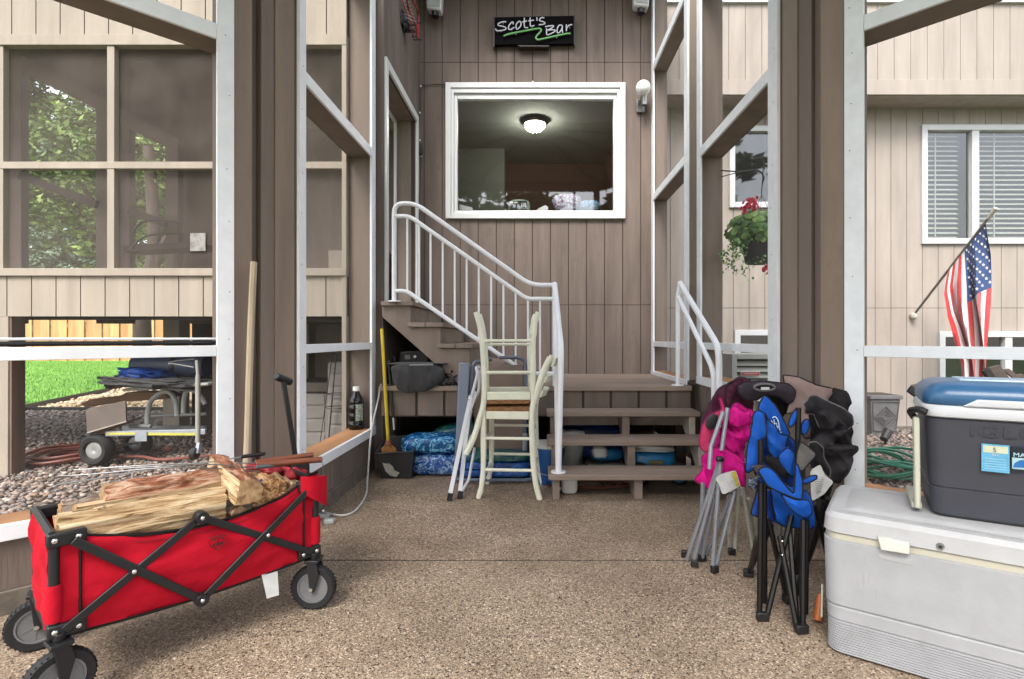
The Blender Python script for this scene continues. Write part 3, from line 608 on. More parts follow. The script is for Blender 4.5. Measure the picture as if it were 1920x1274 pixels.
part(FA, 'foundation', B(F0,9.5,6.68,6.72,-.1,-.001), kerbm)
vin = M('white_vinyl', (226,227,228), .4, .03, 4, .03); blind = M('white_blind_slat', (212,218,212), .5, .05, 4, .03)
def fwin(x0, x1, z0, z1, mull, blinds, w=.07, label=None):
    W = part(FA, 'window', ring(x0,x1,z0,z1,w,6.665,6.76), vin, bev=.003, label=label)
    xs = [x0+w]+mull+[x1-w]
    for m in mull: part(W, 'mullion', B(m-.045,m+.045,6.675,6.75,z0+w+.001,z1-w-.001), vin, bev=.003)
    part(W, 'pane', B(x0+w,x1-w,6.725,6.728,z0+w,z1-w), glass_dark, ang=0)
    if blinds:
        mb = MB()
        for a, b in zip(xs[:-1], xs[1:]):
            a += .05; b -= .13; n = int((z1-z0-2*w)/.062)
            for i in range(n):
                z = z0+w+.03+i*.062; mb.prism([(a,6.79,z-.012),(a,6.84,z+.02),(a,6.84,z+.024),(a,6.79,z-.006)], (b-a,0,0))
            mb.box(a+(b-a)*.28,a+(b-a)*.28+.012,6.775,6.785,z0+w,z1-w)
        part(W, 'blind', mb, blind, ang=0)
A = [(a+F0,b+F0,c,d) for a,b,c,d in wins]
fwin(*A[0], [(1828-1005)/148], True, label='white two pane window with white blinds')
fwin(*A[1], [], False, label='narrow white framed upper window')
fwin(*A[2], [(1890-1005)/148], False); fwin(*A[3], [], False)
AC = thing('louvered_unit', 'grey louvered box unit with red name badge outside the right screen', 'vent unit', (2.2,5.6,0))
part(AC, 'casing', ring(1.93,2.47,.02,.96,.05,5.2,5.7), M('grey_casing', (176,176,170), .5, .06, 5), bev=.004)
part(AC, 'backing', B(1.98,2.42,5.35,5.36,.07,.91), M('grey_dark', (96,96,92), .6, .06, 5))
mb = MB()
for i in range(13): mb.prism([(1.98,5.23,.1+i*.062),(1.98,5.27,.14+i*.062),(1.98,5.27,.146+i*.062),(1.98,5.23,.108+i*.062)], (.44,0,0))
part(AC, 'louvre', mb, M('grey_louvre', (186,186,178), .5, .06, 5), ang=0)
redm = M('badge_red', (190,60,60), .5, .05, 5, 0); whitep = M('white_print', (225,225,222), .6, .03, 5, 0)
bd = part(AC, 'badge', B(2.02,2.21,5.205,5.215,.745,.79), whitep, bev=.004); part(bd, 'badge_face', B(2.028,2.202,5.202,5.2045,.751,.784), redm)
part(bd, 'badge_lettering', MB().tube([Vector((2.045+i*.0052,5.201,.7675+.006*math.sin(i*2.1))) for i in range(28)], .0028, 5), whitep)
# ------------------------------------------------------------ flag
FL = thing('wall_flag', 'american flag hanging from an angled grey pole on the beige facade', 'flag', tuple(at(1712,592,6.66)))
p0 = at(1714,590,6.66); p1 = at(1858,403,5.62)
part(FL, 'pole', MB().tube([p0, p1], .014, 8), M('grey_pole', (120,112,104), .5, .1, 5)); part(FL, 'finial', MB().tube([p1-(p1-p0).normalized()*.05, p1+(p1-p0).normalized()*.08], [.018,.024], 10), M('pale_finial', (205,198,180), .5))
part(FL, 'bracket', MB().blob(p0+Vector((-.01,.0,-.02)), (.035,.05,.045), amp=.2), M('pale_bracket', (190,182,170), .5))
red_f = M('flag_red', (200,44,48), .75, .1, 8, .1, sheen=.2); white_f = M('flag_white', (226,222,222), .75, .05, 8, .1); blue_f = M('flag_blue', (50,78,130), .75, .12, 8, .1)
mb = MB(); NS, NT = 26, 40; mb2 = MB()
def flagp(s, t):
    a = p1.lerp(p0, .06+.46*s); tx = 1005+a.x/a.y*990; ty = 634-(a.z-1.12)/a.y*990
    l = [1768,1768,1774,1790,1806,1812]; k = min(4, int(t*5)); lx = l[k]+(l[k+1]-l[k])*(t*5-k)
    x = (1857-4*t)*(1-s)+lx*s; x = tx*(1-min(1,t*5))+x*min(1,t*5)
    y = ty*(1-t)+(724-22*s*(1-s))*t; Y = a.y*(1-t*.8)+5.75*t*.8
    Y += .07*math.sin(s*17+t*2.5)*min(1,t*3)+.03*math.sin(s*33+t*6)*min(1,t*3); x += 5*math.sin(s*13+t*5)*min(1,t*2)
    return at(x, y, Y)
for i in range(NS+1):
    for j in range(NT+1): mb.v.append(flagp(i/NS, j/NT))
for i in range(NS):
    for j in range(NT):
        canton = i < 14 and j < 16; st = (i//2)%2 == 0
        mb.f.append([i*(NT+1)+j,(i+1)*(NT+1)+j,(i+1)*(NT+1)+j+1,i*(NT+1)+j+1]); mb.m.append(2 if canton else (0 if st else 1))
part(FL, 'cloth', mb, [red_f, white_f, blue_f], ang=80)
def star(c, r): 
    return [c+Vector((math.sin(k*math.pi/5)*(r if k%2 == 0 else r*.42), -.006, math.cos(k*math.pi/5)*(r if k%2 == 0 else r*.42))) for k in range(10)]
mb = MB()
for a in range(9):
    for b in range(11):
        if (a+b)%2 == 0: pts = star(flagp((a+.7)/9*.5, (b+.8)/11.5*.385), .021); mb.add(pts, [tuple(range(10))])
part(FL, 'star', mb, white_f, ang=0) ['kind'] = 'stuff'
# ------------------------------------------------------------ hanging basket
HB = thing('hanging_basket', 'dark hanging flower basket with green leaves and red geraniums outside the screen', 'flower basket', tuple(at(1420,487,4.45)))
c = at(1428,465,4.45)
part(HB, 'pot', MB().lathe([(0,-.13),(.13,-.13),(.17,.09),(.18,.1),(.165,.1),(.15,.06),(0,.05)], c, 28), M('dark_pot', (62,60,62), .7, .15, 20, .4, 60))
mb = MB(); rnd = random.Random(8)
leafg = leafm('geranium_leaf', (66,104,52), (98,142,74), (166,206,100))
def rleaf(mb, p, n, r):
    n = n.normalized(); u = n.orthogonal().normalized(); v = n.cross(u); k = 9
    ring_ = [p+(u*math.cos(2*math.pi*i/k)+v*math.sin(2*math.pi*i/k))*r*(.85+.25*rnd.random())+n*(-.2*r) for i in range(k)]
    mb.add([p]+ring_, [(0,i+1,(i+1)%k+1) for i in range(k)])
for i in range(950):
    a = Vector((rnd.gauss(0,1),rnd.gauss(0,1),rnd.gauss(0,1))).normalized(); rr = rnd.uniform(.6,1)
    p = c+Vector((-.03+a.x*.27*rr, a.y*.24*rr, .15+a.z*.17*rr))
    if p.z < c.z+.02 and abs(p.x-c.x) < .15: p.z = c.z+.06
    rleaf(mb, p, a+Vector((0,-.6,.5)), rnd.uniform(.016,.038))
for sx, n, L in ((-.22,5,.30),(-.12,4,.36),(-.02,3,.32),(-.3,4,.22)):
    for q_ in range(n):
        b0 = c+Vector((sx+rnd.gauss(0,.03), rnd.gauss(0,.1)-.08, .04)); l = L*rnd.uniform(.6,1)
        for k in range(18):
            t = k/18; p = b0+Vector((.05*math.sin(t*4+q_)-.04*t, 0, -l*t)); rleaf(mb, p+Vector((rnd.gauss(0,.012),rnd.gauss(0,.02),0)), Vector((rnd.gauss(0,1),-1,.5)), rnd.uniform(.006,.013))
part(HB, 'foliage', mb, leafg, ang=0)
mb = MB()
for cx, cy, n, r in ((1409,382,34,.035),(1399,391,20,.025),(1436,503,14,.022)):
    cc = at(cx, cy, 4.3)
    for k in range(n): rleaf(mb, cc+Vector((rnd.gauss(0,r),rnd.gauss(0,r*.6),rnd.gauss(0,r*.6))), Vector((rnd.gauss(0,.6),-1,rnd.gauss(0,.6))), .014)
part(HB, 'flower', mb, M('geranium_red', (222,58,84), .6, .2, 30), ang=0)
hk = MB().tube([c+Vector((.02,0,.75)), c+Vector((.0,0,.45))], .004, 6)
for a in (0, 2.1, 4.2): hk.tube([c+Vector((.0,0,.45)), c+Vector((.165*math.cos(a),.165*math.sin(a),.1))], .002, 5)
part(HB, 'hanger', hk, black)
solo('plant_hook', 'dark metal hook arm over the flower basket on the right post', 'hook', MB().tube(smoothpath([at(1352,320,4.4), at(1385,322,4.42), at(1420,320,4.45), at(1432,332,4.45), at(1429,345,4.45)]), .006, 8).tube([at(1352,332,4.4), at(1390,322,4.42)], .004, 6), black)
# ------------------------------------------------------------ sign, lamp, speakers, cables
SG = thing('neon_sign', 'black sign board with white handwritten tube lettering above the picture window', 'sign', tuple(at(1000,84,5.86)))
s_ = lambda x, y, Y=5.80: at(915+x/10.97, 20+y/10.97, Y)
part(SG, 'board', MB().prism([s_(108,140,5.83),s_(1785,105,5.83),s_(1785,680,5.83),s_(108,705,5.83)], (0,.05,0)), M('sign_black', (12,10,11), .75, .2, 6, .05, spec=.1), bev=.003)
sfm = M('sign_frame_brown', (46,30,22), .5, .2, 6)
for nm_, q4, dp in (('side_board',[(104,135),(135,135),(135,750),(104,750)],.07),('side_board',[(1765,100),(1790,100),(1790,715),(1765,715)],.07),('shelf',[(600,712),(1260,712),(1260,745),(650,745)],.08)): part(SG, nm_, MB().prism([s_(a,b,5.81) for a, b in q4],(0,dp,0)), sfm, bev=.002)
neon = emit('white_neon_tube', (190,190,198), .06); neong = emit('green_neon_tube', (105,165,98), .06)
strokes = [[(375,235),(300,235),(215,270),(215,310),(290,325),(360,350),(365,385),(300,410),(200,420),(165,405),(158,375)],
 [(515,285),(515,245),(485,245),(440,300),(420,360),(440,395),(490,380),(540,345)],
 [(640,225),(590,270),(575,330),(590,385),(620,375),(670,320),(680,260),(655,225),(635,225)],
 [(748,155),(745,290),(755,345),(780,355),(825,350)], [(705,240),(800,215)],
 [(868,150),(868,290),(885,325),(955,308)], [(830,215),(945,200)], [(1005,145),(1007,210)],
 [(1155,155),(1110,145),(1065,180),(1060,210),(1110,225),(1165,245),(1165,275),(1110,290),(1045,295)],
 [(1175,335),(1260,320),(1335,315),(1345,330),(1300,370),(1225,405)], [(1205,370),(1205,430),(1205,495)],
 [(1225,410),(1320,400),(1375,405),(1375,430),(1310,470),(1240,500),(1205,495)],
 [(1520,305),(1465,305),(1430,360),(1420,440),(1440,465),(1490,430),(1525,360),(1530,310),(1525,400),(1540,460)],
 [(1612,290),(1612,425)], [(1612,380),(1660,310),(1730,292)]]
mb = MB()
for st in strokes: mb.tube(smoothpath([s_(*p) for p in st], 4) if len(st) > 2 else [s_(*p) for p in st], .0065, 6)
part(SG, 'lettering', mb, neon)
g = smoothpath([s_(*p) for p in [(320,525),(420,488),(700,430),(1000,375),(1070,375),(1095,410),(1050,470),(990,540),(1000,590),(1060,597),(1300,545),(1600,480),(1700,475)]], 5)
part(SG, 'underline_tube', MB().tube(g, .009, 6), neong)
mb = MB()
for p in [(265,430),(315,255),(490,400),(575,485),(910,345),(1070,470),(1410,550),(1680,345)]: mb.tube([s_(*p,5.80), s_(p[0],p[1]+25,5.83)], .006, 5)
part(SG, 'tube_support', mb, M('clear_support', (150,150,155), .3))
def cable(name, label, pts, r=.004, mat=black, clips=None):
    T = thing(name, label, 'cable', tuple(Vector(pts[-1]))); part(T, 'cord', MB().tube(smoothpath(pts, 8), r, 6), mat)
    if clips:
        mb = MB()
        for c in clips: mb.blob(c, (.011,.011,.013), 8, 6)
        part(T, 'clip', mb, pvc)
    return T
cable('sign_cord', 'thin black cord with white clip hanging from the sign board', [at(998,84,5.87), at(998,120,5.885), at(999,156,5.885)], clips=[at(999,154,5.875)])
CB = cable('string_cable', 'black cord clipped down the left wall corner beside the door casing', [at(840,158,5.885),at(800,160,5.885),at(789,163,5.87),at(788,200,5.86),at(785,250,5.86),at(788,275,5.86),at(789,300,5.86),at(786,400,5.86),at(788,470,5.86),at(786,520,5.86)], clips=[at(789,162,5.86),at(787,212,5.85),at(787,263,5.85),at(790,293,5.85)])
part(CB, 'power_adapter', MB().blob(at(788,281,5.84), (.024,.03,.07), p=4), black)
LP = thing('wall_lamp', 'brushed metal wall lamp with white globe right of the window', 'wall lamp', tuple(at(1204,203,5.84)))
part(LP, 'globe', MB().blob(at(1206,165,5.74), (.08,.08,.08), 24, 16), M('opal_glass', (232,232,230), .2, .02, 3, 0))
part(LP, 'back_plate', B(1.12,1.21,5.865,5.888,3.63,3.77), steel, bev=.004)
part(LP, 'holder', MB().lathe([(0,-.055),(.030,-.055),(.032,.04),(.038,.055),(.038,.065),(0,.065)], at(1208,188,5.76), 20).tube([at(1206,190,5.88),at(1208,190,5.76)], .014, 8), steel)
for i, (cx, y, lb) in enumerate(((814,-16,'white outdoor speaker mounted at the top left of the wall'),(1204,-22,'white outdoor speaker mounted at the top right of the wall'))):
    T = thing('wall_speaker', lb, 'speaker', tuple(at(cx,22,5.8)), group='wall speakers'); c = at(cx, y, 5.72)
    mb = MB().prism([c+Vector((-.095,0,.2)),c+Vector((.095,0,.2)),c+Vector((.075,0,-.2)),c+Vector((-.085,0,-.18))], (0,.13,0)); part(T, 'cabinet', mb, pvc, bev=.02)
    part(T, 'grille', MB().prism([c+Vector((-.08,-.008,.18)),c+Vector((.08,-.008,.18)),c+Vector((.062,-.008,-.17)),c+Vector((-.07,-.008,-.155))], (0,.007,0)), M('speaker_grille', (190,190,190), .6, .05, 60, .5, 200))
    part(T, 'bracket', MB().tube([c+Vector((0,.06,-.19)), c+Vector((0,.06,-.24))], .04, 10).tube([c+Vector((0,.1,0)), c+Vector((0,.17,0))], .02, 8), black)
# red mini hoop on left wall near the top
RH = thing('red_wire_rack', 'red and black wire basketball rack high on the left wall', 'wire rack', tuple(at(775,75,5.3)))
rd = M('red_enamel', (150,34,40), .4, .15, 10); z_ = lambda x, y, Y: at(725+x/12.74, y/12.74, Y)
part(RH, 'frame', MB().tube(smoothpath([z_(470,-120,4.95),z_(480,0,5.0),z_(520,200,5.1),z_(600,400,5.15),z_(700,620,5.2),z_(740,920,5.25)]), .010, 6).tube(smoothpath([z_(590,-60,5.2),z_(640,60,5.25),z_(730,220,5.3),z_(765,400,5.35),z_(760,600,5.35),z_(755,940,5.3)]), .010, 6).tube(smoothpath([z_(360,-60,5.0),z_(400,100,5.0),z_(470,300,5.05),z_(560,560,5.1),z_(640,890,5.2)]), .006, 6), rd)
mb = MB()
for a, b in (((560,605),(690,605)),((550,730),(650,730)),((440,775),(700,770)),((620,885),(720,885)),((645,955),(810,955)),((760,550),(810,550))): mb.tube([z_(*a,5.15), z_(*b,5.25)], .008, 6)
part(RH, 'rung', mb, black); part(RH, 'bracket', MB().blob(z_(370,520,5.15), (.055,.1,.09), 14, 10, .5, 3, seed=3).blob(z_(450,640,5.15), (.04,.07,.05), 12, 8, .4), black)
mb = MB()
for i in range(7): mb.tube([z_(330+i*20,-60+i*80,5.02), z_(500+i*35,-40+i*95,5.2)], .004, 5)
part(RH, 'wire', mb, M('pale_wire', (170,160,155), .4))
# ceiling light and things on the shelf inside the window
CL = thing('ceiling_light', 'lit dome ceiling light seen through the picture window', 'ceiling light', tuple(at(1003,222,8.0)))
c = at(1003,223,8.0); c.z = 4.41
part(CL, 'rim', MB().lathe([(0,0),(.19,0),(.205,-.03),(.17,-.06),(0,-.055)], c, 32), M('bronze_rim', (90,86,80), .35, .1, 8, .05, metal=.7))
part(CL, 'dome', MB().lathe([(.155,-.062),(.145,-.10),(.105,-.14),(.05,-.165),(0,-.17)], c, 32), emit('lit_frosted_glass', (255,249,236), 24))
part(CL, 'finial', MB().blob(c+Vector((0,0,-.18)), (.02,.02,.02)), steel)
k6 = 6.15; sh_ = lambda x, y, Y=k6: at(840+x/5.647, 330+y/5.647, Y)
LS = thing('lampshade', 'pale green drum lampshade on the window shelf', 'lampshade', tuple(sh_(755,358))); c = sh_(755,265); c.z = 2.62
part(LS, 'shade', MB().lathe([(.10,-.1),(.125,-.1),(.125,.06),(.11,.085),(0,.095)], c, 28), M('shade_green', (150,165,155), .8, .08, 8))
BX = thing('small_black_box', 'small dark printed box in front of the pale lampshade', 'box', (sh_(740,355).x, 5.95, 2.51))
part(BX, 'carton', MB().prism([sh_(650,265,6.02),sh_(835,262,6.02),sh_(835,356,6.02),sh_(650,356,6.02)], (0,.1,0)), M('dark_carton', (30,38,40), .4, .2, 30), bev=.003)
mb = MB().prism([sh_(655,270,6.018),sh_(690,270,6.018),sh_(690,290,6.018),sh_(655,290,6.018)], (0,.001,0)).prism([sh_(700,276,6.018),sh_(735,276,6.018),sh_(735,288,6.018),sh_(700,288,6.018)], (0,.001,0))
for x in (780,795,810,822): mb.prism([sh_(x,285,6.018),sh_(x+5,285,6.018),sh_(x+5,330,6.018),sh_(x,330,6.018)], (0,.001,0))
part(BX, 'print', mb, pvc)
def pillow(name, label, cat, c, r, mats, rz=0, amp=.12, seed=1, p=3.2, group=None, sc=4, rot=None, n=40, m=22):
    mb = MB().blob((0,0,0), r, n, m, amp, sc, p, seed); mb.xf(Matrix.Translation(c) @ (Matrix.Rotation(rz, 4, 'Z') if rot is None else rot))
    return solo(name, label, cat, mb, mats, group=group, ang=60)
def bagmat(name, c1, c2, c3, sc=18, rough=.25):
    m, t, b, N, L = newmat(name); tc = N.new('ShaderNodeTexCoord'); n = N.new('ShaderNodeTexNoise'); n.inputs['Scale'].default_value = sc; n.inputs['Detail'].default_value = 3; n.inputs['Distortion'].default_value = 2.5
    L.new(tc.outputs['Object'], n.inputs[0]); r = ramp(N, [(.3,c1),(.5,c2),(.56,c3),(.6,c2),(.75,c1)]); L.new(n.outputs[0], r.inputs[0]); L.new(r.outputs[0], b.inputs['Base Color']); b.inputs['Roughness'].default_value = rough
    n2 = N.new('ShaderNodeTexNoise'); n2.inputs['Scale'].default_value = 14; n2.inputs['Distortion'].default_value = 1.5; n2.inputs['Detail'].default_value = 4; L.new(tc.outputs['Object'], n2.inputs[0])
    bp = N.new('ShaderNodeBump'); bp.inputs['Strength'].default_value = .7; bp.inputs['Distance'].default_value = .02; L.new(n2.outputs[0], bp.inputs['Height']); L.new(bp.outputs[0], b.inputs['Normal']); return m
pillow('plastic_bag', 'clear plastic bag of red and blue goods on the window shelf', 'bag', sh_(1260,270)+Vector((0,.03,.0)), (.17,.09,.085), bagmat('bag_print', (150,50,50), (60,90,130), (230,225,225), 30))
pillow('plastic_bag', 'sloping clear wrapped bag end with blue bottle beside red goods', 'bag', sh_(1490,310)+Vector((0,.03,.0)), (.12,.08,.055), bagmat('bag_print_blue', (70,80,90), (40,110,150), (190,195,200), 30))
wt = M('paper_white', (215,220,225), .7, .08, 20, .2)
for a, lb in (([(120,300),(255,335),(262,366),(120,366)], 'folded white paper at left end of window shelf'),([(940,355),(1030,310),(1060,330),(1060,362),(945,364)], 'folded pale paper at middle of window shelf')):
    solo('folded_paper', lb, 'paper', MB().prism([sh_(x,y,6.05) for x, y in a], (0,.09,0)), wt, bev=.002)
# ------------------------------------------------------------ long rod and pole, bottle
c0 = L3.P(.05, .07, 1.095); c1 = L3.P(1.05, .07, 1.095)
RD = thing('long_rod', 'long black rod lying on the left white mid rail', 'rod', tuple(c0)); part(RD, 'shaft', MB().tube([c0+Vector((0,0,.0)), c1], .011, 10), black); part(RD, 'white_rod', MB().tube([c0+Vector((.0,.0,.020)), c1+Vector((0,0,.020))], .006, 8), trimw)
solo('wooden_pole', 'pale weathered wooden pole leaning on the left corner post', 'pole', MB().tube(smoothpath([flr(452,1075,.0)+Vector((0,0,.01)), at(463,850,2.62), at(468,690,2.655), at(471,600,2.665), at(476,492,2.70)]), [.017]*25, 8), M('pale_pole_wood', (196,176,150), .75, .2, 10, .4, 60, (1,1,.1)))
BT = thing('fluid_bottle', 'black plastic bottle with white cap on the left window sill', 'bottle', tuple(at(665,803,4.39))); c = Vector((-1.485,4.36,.368)); 
part(BT, 'body', MB().lathe([(0,0),(.055,0),(.062,.01),(.062,.06),(.058,.066),(.058,.075),(.06,.08),(.058,.13),(.056,.135),(.058,.14),(.06,.2),(.057,.205),(.06,.22),(.05,.262),(.026,.305),(.022,.32),(0,.32)], c, 32), M('glossy_black_bottle', (14,14,16), .12, .1, 5, 0))
part(BT, 'cap', MB().lathe([(0,.315),(.027,.315),(.027,.345),(.024,.35),(0,.35)], c, 24), pvc)
lb = MB()
for i in range(7):
    a0 = R(-75+i*9); a1 = R(-75+(i+1)*9); r = .0615
    lb.add([c+Vector((r*math.cos(a0),r*math.sin(a0),.075)), c+Vector((r*math.cos(a1),r*math.sin(a1),.075)), c+Vector((r*math.cos(a1),r*math.sin(a1),.21)), c+Vector((r*math.cos(a0),r*math.sin(a0),.21))], [(0,1,2,3)])
part(BT, 'label', lb, bagmat('bottle_label', (215,220,215), (60,130,110), (190,60,60), 40))
# ------------------------------------------------------------ broom, dustpan, cord, grill
BR = thing('broom', 'straw broom with bright yellow handle standing in the dustpan', 'broom', tuple(flr(728,880)))
c = at(728,834,4.31)
part(BR, 'handle', MB().tube([at(716,617,4.40), c], .014, 10), M('yellow_handle', (222,190,40), .4, .08, 8, .05))
part(BR, 'collar', MB().lathe([(.0,.035),(.02,.035),(.03,0),(.0,-.01)], c, 16), M('collar_red', (150,84,60), .6))
mb = MB(); rnd = random.Random(3)
for i in range(260):
    a = rnd.uniform(-1,1); b = rnd.uniform(-1,1); t0 = c+Vector((a*.02,b*.012,0)); t1 = c+Vector((a*.075,b*.03,-.105+.02*a*a+rnd.uniform(-.01,.01))); mb.tube([t0, (t0+t1)/2+Vector((a*.012,0,.01)), t1], .0018, 4)
part(BR, 'bristle', mb, M('straw', (200,140,72), .7, .3, 30))['kind'] = 'stuff'
DP = thing('upright_dustpan', 'scuffed black upright dustpan with long handle beside blue bags', 'dustpan', tuple(flr(742,899)))
X0, X1, Yd = (706-1005)/236, (776-1005)/236, 4.2
dpm = M('scuffed_black_plastic', (46,44,45), .55, .2, 8, .2, 40, dirt=.0)
mb = MB(); a0, a1 = X0, X1
bt = [(a0+.045,Yd,0),(a1-.02,Yd,.0),(a1-.03,Yd+.24,0),(a0+.055,Yd+.24,0)]; tp = [(a0,Yd-.02,.20),(a1,Yd-.02,.22),(a1,Yd+.26,.30),(a0,Yd+.26,.28)]
for i in range(4):
    j = (i+1)%4; A_, B_, C_, D_ = map(Vector, (bt[i], bt[j], tp[j], tp[i])); ctr = Vector(((a0+a1)/2, Yd+.12, .12))
    nrm = (B_-A_).cross(D_-A_).normalized(); nrm = nrm if nrm.dot(ctr-A_) > 0 else -nrm; mb.prism([A_,B_,C_,D_], nrm*.006)
mb.prism([Vector(b)+Vector((0,0,.001)) for b in bt], (0,0,.006)); mb.tube([Vector(t) for t in tp]+[Vector(tp[0])], .009, 6)
part(DP, 'pan', mb, dpm, bev=.003)
part(DP, 'handle', MB().tube(smoothpath([at(742,812,4.44), at(739,800,4.4), at(735,760,4.40), at(731,700,4.42), at(729,676,4.43)]), [.02]*3+[.012]*22, 8), black)
part(DP, 'hang_loop', MB().tube(smoothpath([at(738,682,4.42), at(740,672,4.42), at(736,668,4.42), at(733,672,4.42)]), .004, 6), black)
cream_p = M('paint_scuff', (170,165,152), .8, .2, 20)
part(DP, 'scuff', MB().prism([at(717+x,868+y,4.185-.0) for x, y in ((0,0),(6,2),(12,1),(20,8),(22,14),(32,19),(26,27),(14,24),(6,16))], (0,.004,0)), cream_p)
part(DP, 'handle_label', MB().tube([at(737,784,4.375), at(739,806,4.375)], .008, 6), pvc)
c_ = [at(716,720,4.42), at(712,727,4.42), at(710,745,4.38), at(700,790,4.2), at(694,830,4.0), Vector((-1.27,3.98,.06)), flr(686,928,.008), flr(668,956,.008), flr(648,966,.008), flr(630,966,.008), flr(612,962,.008), at(606,958,3.2)]
WC = cable('extension_cord', 'white extension cord running down the wall and across the patio', c_, .007, M('white_cable', (215,215,210), .5))
part(WC, 'socket', MB().box(*(lambda v: (v.x-.05,v.x+.02,v.y-.02,v.y+.02,.002,.03))(flr(612,972))), M('clear_socket', (190,192,190), .3), bev=.005)
part(WC, 'socket', MB().box(*(lambda v: (v.x-.03,v.x+.03,v.y-.02,v.y+.02,.002,.03))(flr(618,982))), M('clear_socket', (180,182,180), .3), bev=.005)
GR = thing('covered_grill', 'portable grill under a sagging black cover on the deck beneath the stairs', 'grill', (-.98,4.6,.72))
part(GR, 'body', MB().prism([at(749,660,4.62),at(790,656,4.62),at(802,664,4.62),at(808,695,4.62),at(747,695,4.62)], (0,.3,0)), black, bev=.012)
part(GR, 'knob', MB().lathe([(0,-.02),(.013,-.02),(.015,0)], at(779,669,4.61), 12, 'y'), chromes)
part(GR, 'emblem', MB().prism([at(759,666,4.615),at(769,666,4.615),at(769,674,4.615),at(759,674,4.615)], (0,.002,0)), M('grey_emblem', (120,120,120), .4))
def clothsheet(poly, Y, bulge=.03, fold=.02, fs=6, seed=0, step=None, tilt=0, curl=0, thick=.003, dense=38, yfun=None, aniso=(1.0,.35)):
    "sheet of cloth at real distance with relief: boundary pushed back, body forward, folds"
    pts = [at(x, y, Y) for x, y in poly]; P2 = [(p.x, p.z) for p in pts]; n = len(P2); bd_ = []
    xs = [p[0] for p in P2]; zs = [p[1] for p in P2]; size = max(max(xs)-min(xs), max(zs)-min(zs)); st = step or size/dense
    P3 = rounded([(a,b,0) for a,b in P2[-1:]+P2+P2[:1]], .012, 2)[1:-1] if n > 4 else [Vector((a,b,0)) for a,b in P2]
    P2 = [(p.x,p.y) for p in P3]; n = len(P2)
    for i in range(n):
        a, b = Vector(P2[i]), Vector(P2[(i+1)%n]); k = max(1, int((b-a).length/st))
        for j in range(k): bd_.append(a+(b-a)*j/k)
    nb = len(bd_); V2 = list(bd_); z = min(zs); row = 0
    BP = [(p.x,p.y) for p in bd_]
    def bdist(x, y): return min(math.hypot(x-p[0], y-p[1]) for p in BP)
    while z < max(zs):
        x = min(xs)+(st/2 if row%2 else 0)
        while x < max(xs):
            if in_poly(x, z, BP) and bdist(x, z) > st*.55: V2.append(Vector((x,z)))
            x += st
        z += st*.87; row += 1
    vo, _, fo, _, _, _ = delaunay_2d_cdt(V2, [(i,(i+1)%nb) for i in range(nb)], [], 1, 1e-6)
    wid = size*.22; out = []
    cz = sum(zs)/len(zs); cx = sum(xs)/len(xs)
    for v in vo:
        x, z = v.x, v.y; dd = min(1, bdist(x, z)/wid)
        q_ = Vector((x*fs*aniso[0]+seed*3.3, seed*1.7, z*fs*aniso[1])); wv = noise.noise(q_+Vector((0,noise.noise(q_*.7)*2,0)))
        wv2 = noise.noise(Vector((x*fs*2.3+z*fs*1.5, seed*5.1, z*fs*1.2)))
        ridge = (1-abs(wv)*2.4)
        y = Y-bulge*.38*math.sqrt(dd)-fold*(ridge*.75+(1-abs(wv2)*3)*.3)+tilt*(z-cz)+curl*(x-cx)**2
        if yfun: y += yfun(x, z)
        out.append((x, y, z))
    m = MB(); N = len(out); m.add(out+[(a,b+thick,c) for a,b,c in out], [tuple(f) for f in fo]+[tuple(i+N for i in reversed(f)) for f in fo]+[(i,(i+1)%nb,(i+1)%nb+N,i+N) for i in range(nb)])
    m.edge = [Vector(out[i]) for i in range(nb)]
    return m
fab_b = M('black_cover_cloth', (44,42,44), .7, .12, 20, .3, 120, sheen=.2)
part(GR, 'cover', clothsheet([(733,688),(748,682),(780,682),(815,684),(834,693),(833,708),(822,722),(800,734),(765,738),(745,730),(736,710)], 4.36, .05, .012, 9, 3), fab_b, ang=80)
part(GR, 'cover_top', MB().prism([(-1.24,4.36,.90),(-.74,4.36,.905),(-.72,4.75,.90),(-1.2,4.75,.90)], (0,0,.008)).prism([(-1.2,4.40,.73),(-.78,4.40,.73),(-.78,4.75,.73),(-1.2,4.75,.73)], (0,0,.17)), fab_b, bev=.004)
part(GR, 'trim_strip', MB().tube([at(768,685,4.30), at(812,684,4.30)], .006, 6), M('grey_strip', (150,150,150), .4))
pillow('dark_bag', 'crumpled shiny black bag on the deck beside the covered grill', 'bag', at(845,708,4.5), (.09,.09,.07), bagmat('shiny_black', (12,12,14), (30,30,34), (120,120,125), 20), seed=5, amp=.5)
# bags under deck
bA = bagmat('blue_bag_pattern', (10,44,92), (20,92,146), (120,184,208), 9); bB = bagmat('blue_net_bag', (16,62,126), (26,82,150), (170,196,220), 13); bG = bagmat('green_bag', (12,52,84), (16,84,88), (60,120,60), 8)
pillow('stuffed_bag', 'light blue patterned bag lying on top of the blue pile under the deck', 'bag', Vector((-.86,4.40,.25)), (.25,.16,.075), bA, seed=2, group='bags under the deck')
pillow('stuffed_bag', 'bright blue netted bag at the bottom of the pile by the dustpan', 'bag', Vector((-.80,4.42,.09)), (.27,.17,.095), bB, seed=4, group='bags under the deck')
pillow('stuffed_bag', 'dark teal bag at the back top of the blue pile', 'bag', Vector((-.62,4.62,.33)), (.26,.15,.06), bG, seed=6, rot=Matrix.Rotation(R(-8),4,'Y'), group='bags under the deck')
pillow('stuffed_bag', 'green and blue bag behind the white step ladder', 'bag', Vector((-.46,4.44,.22)), (.14,.14,.08), bG, seed=7, group='bags under the deck')
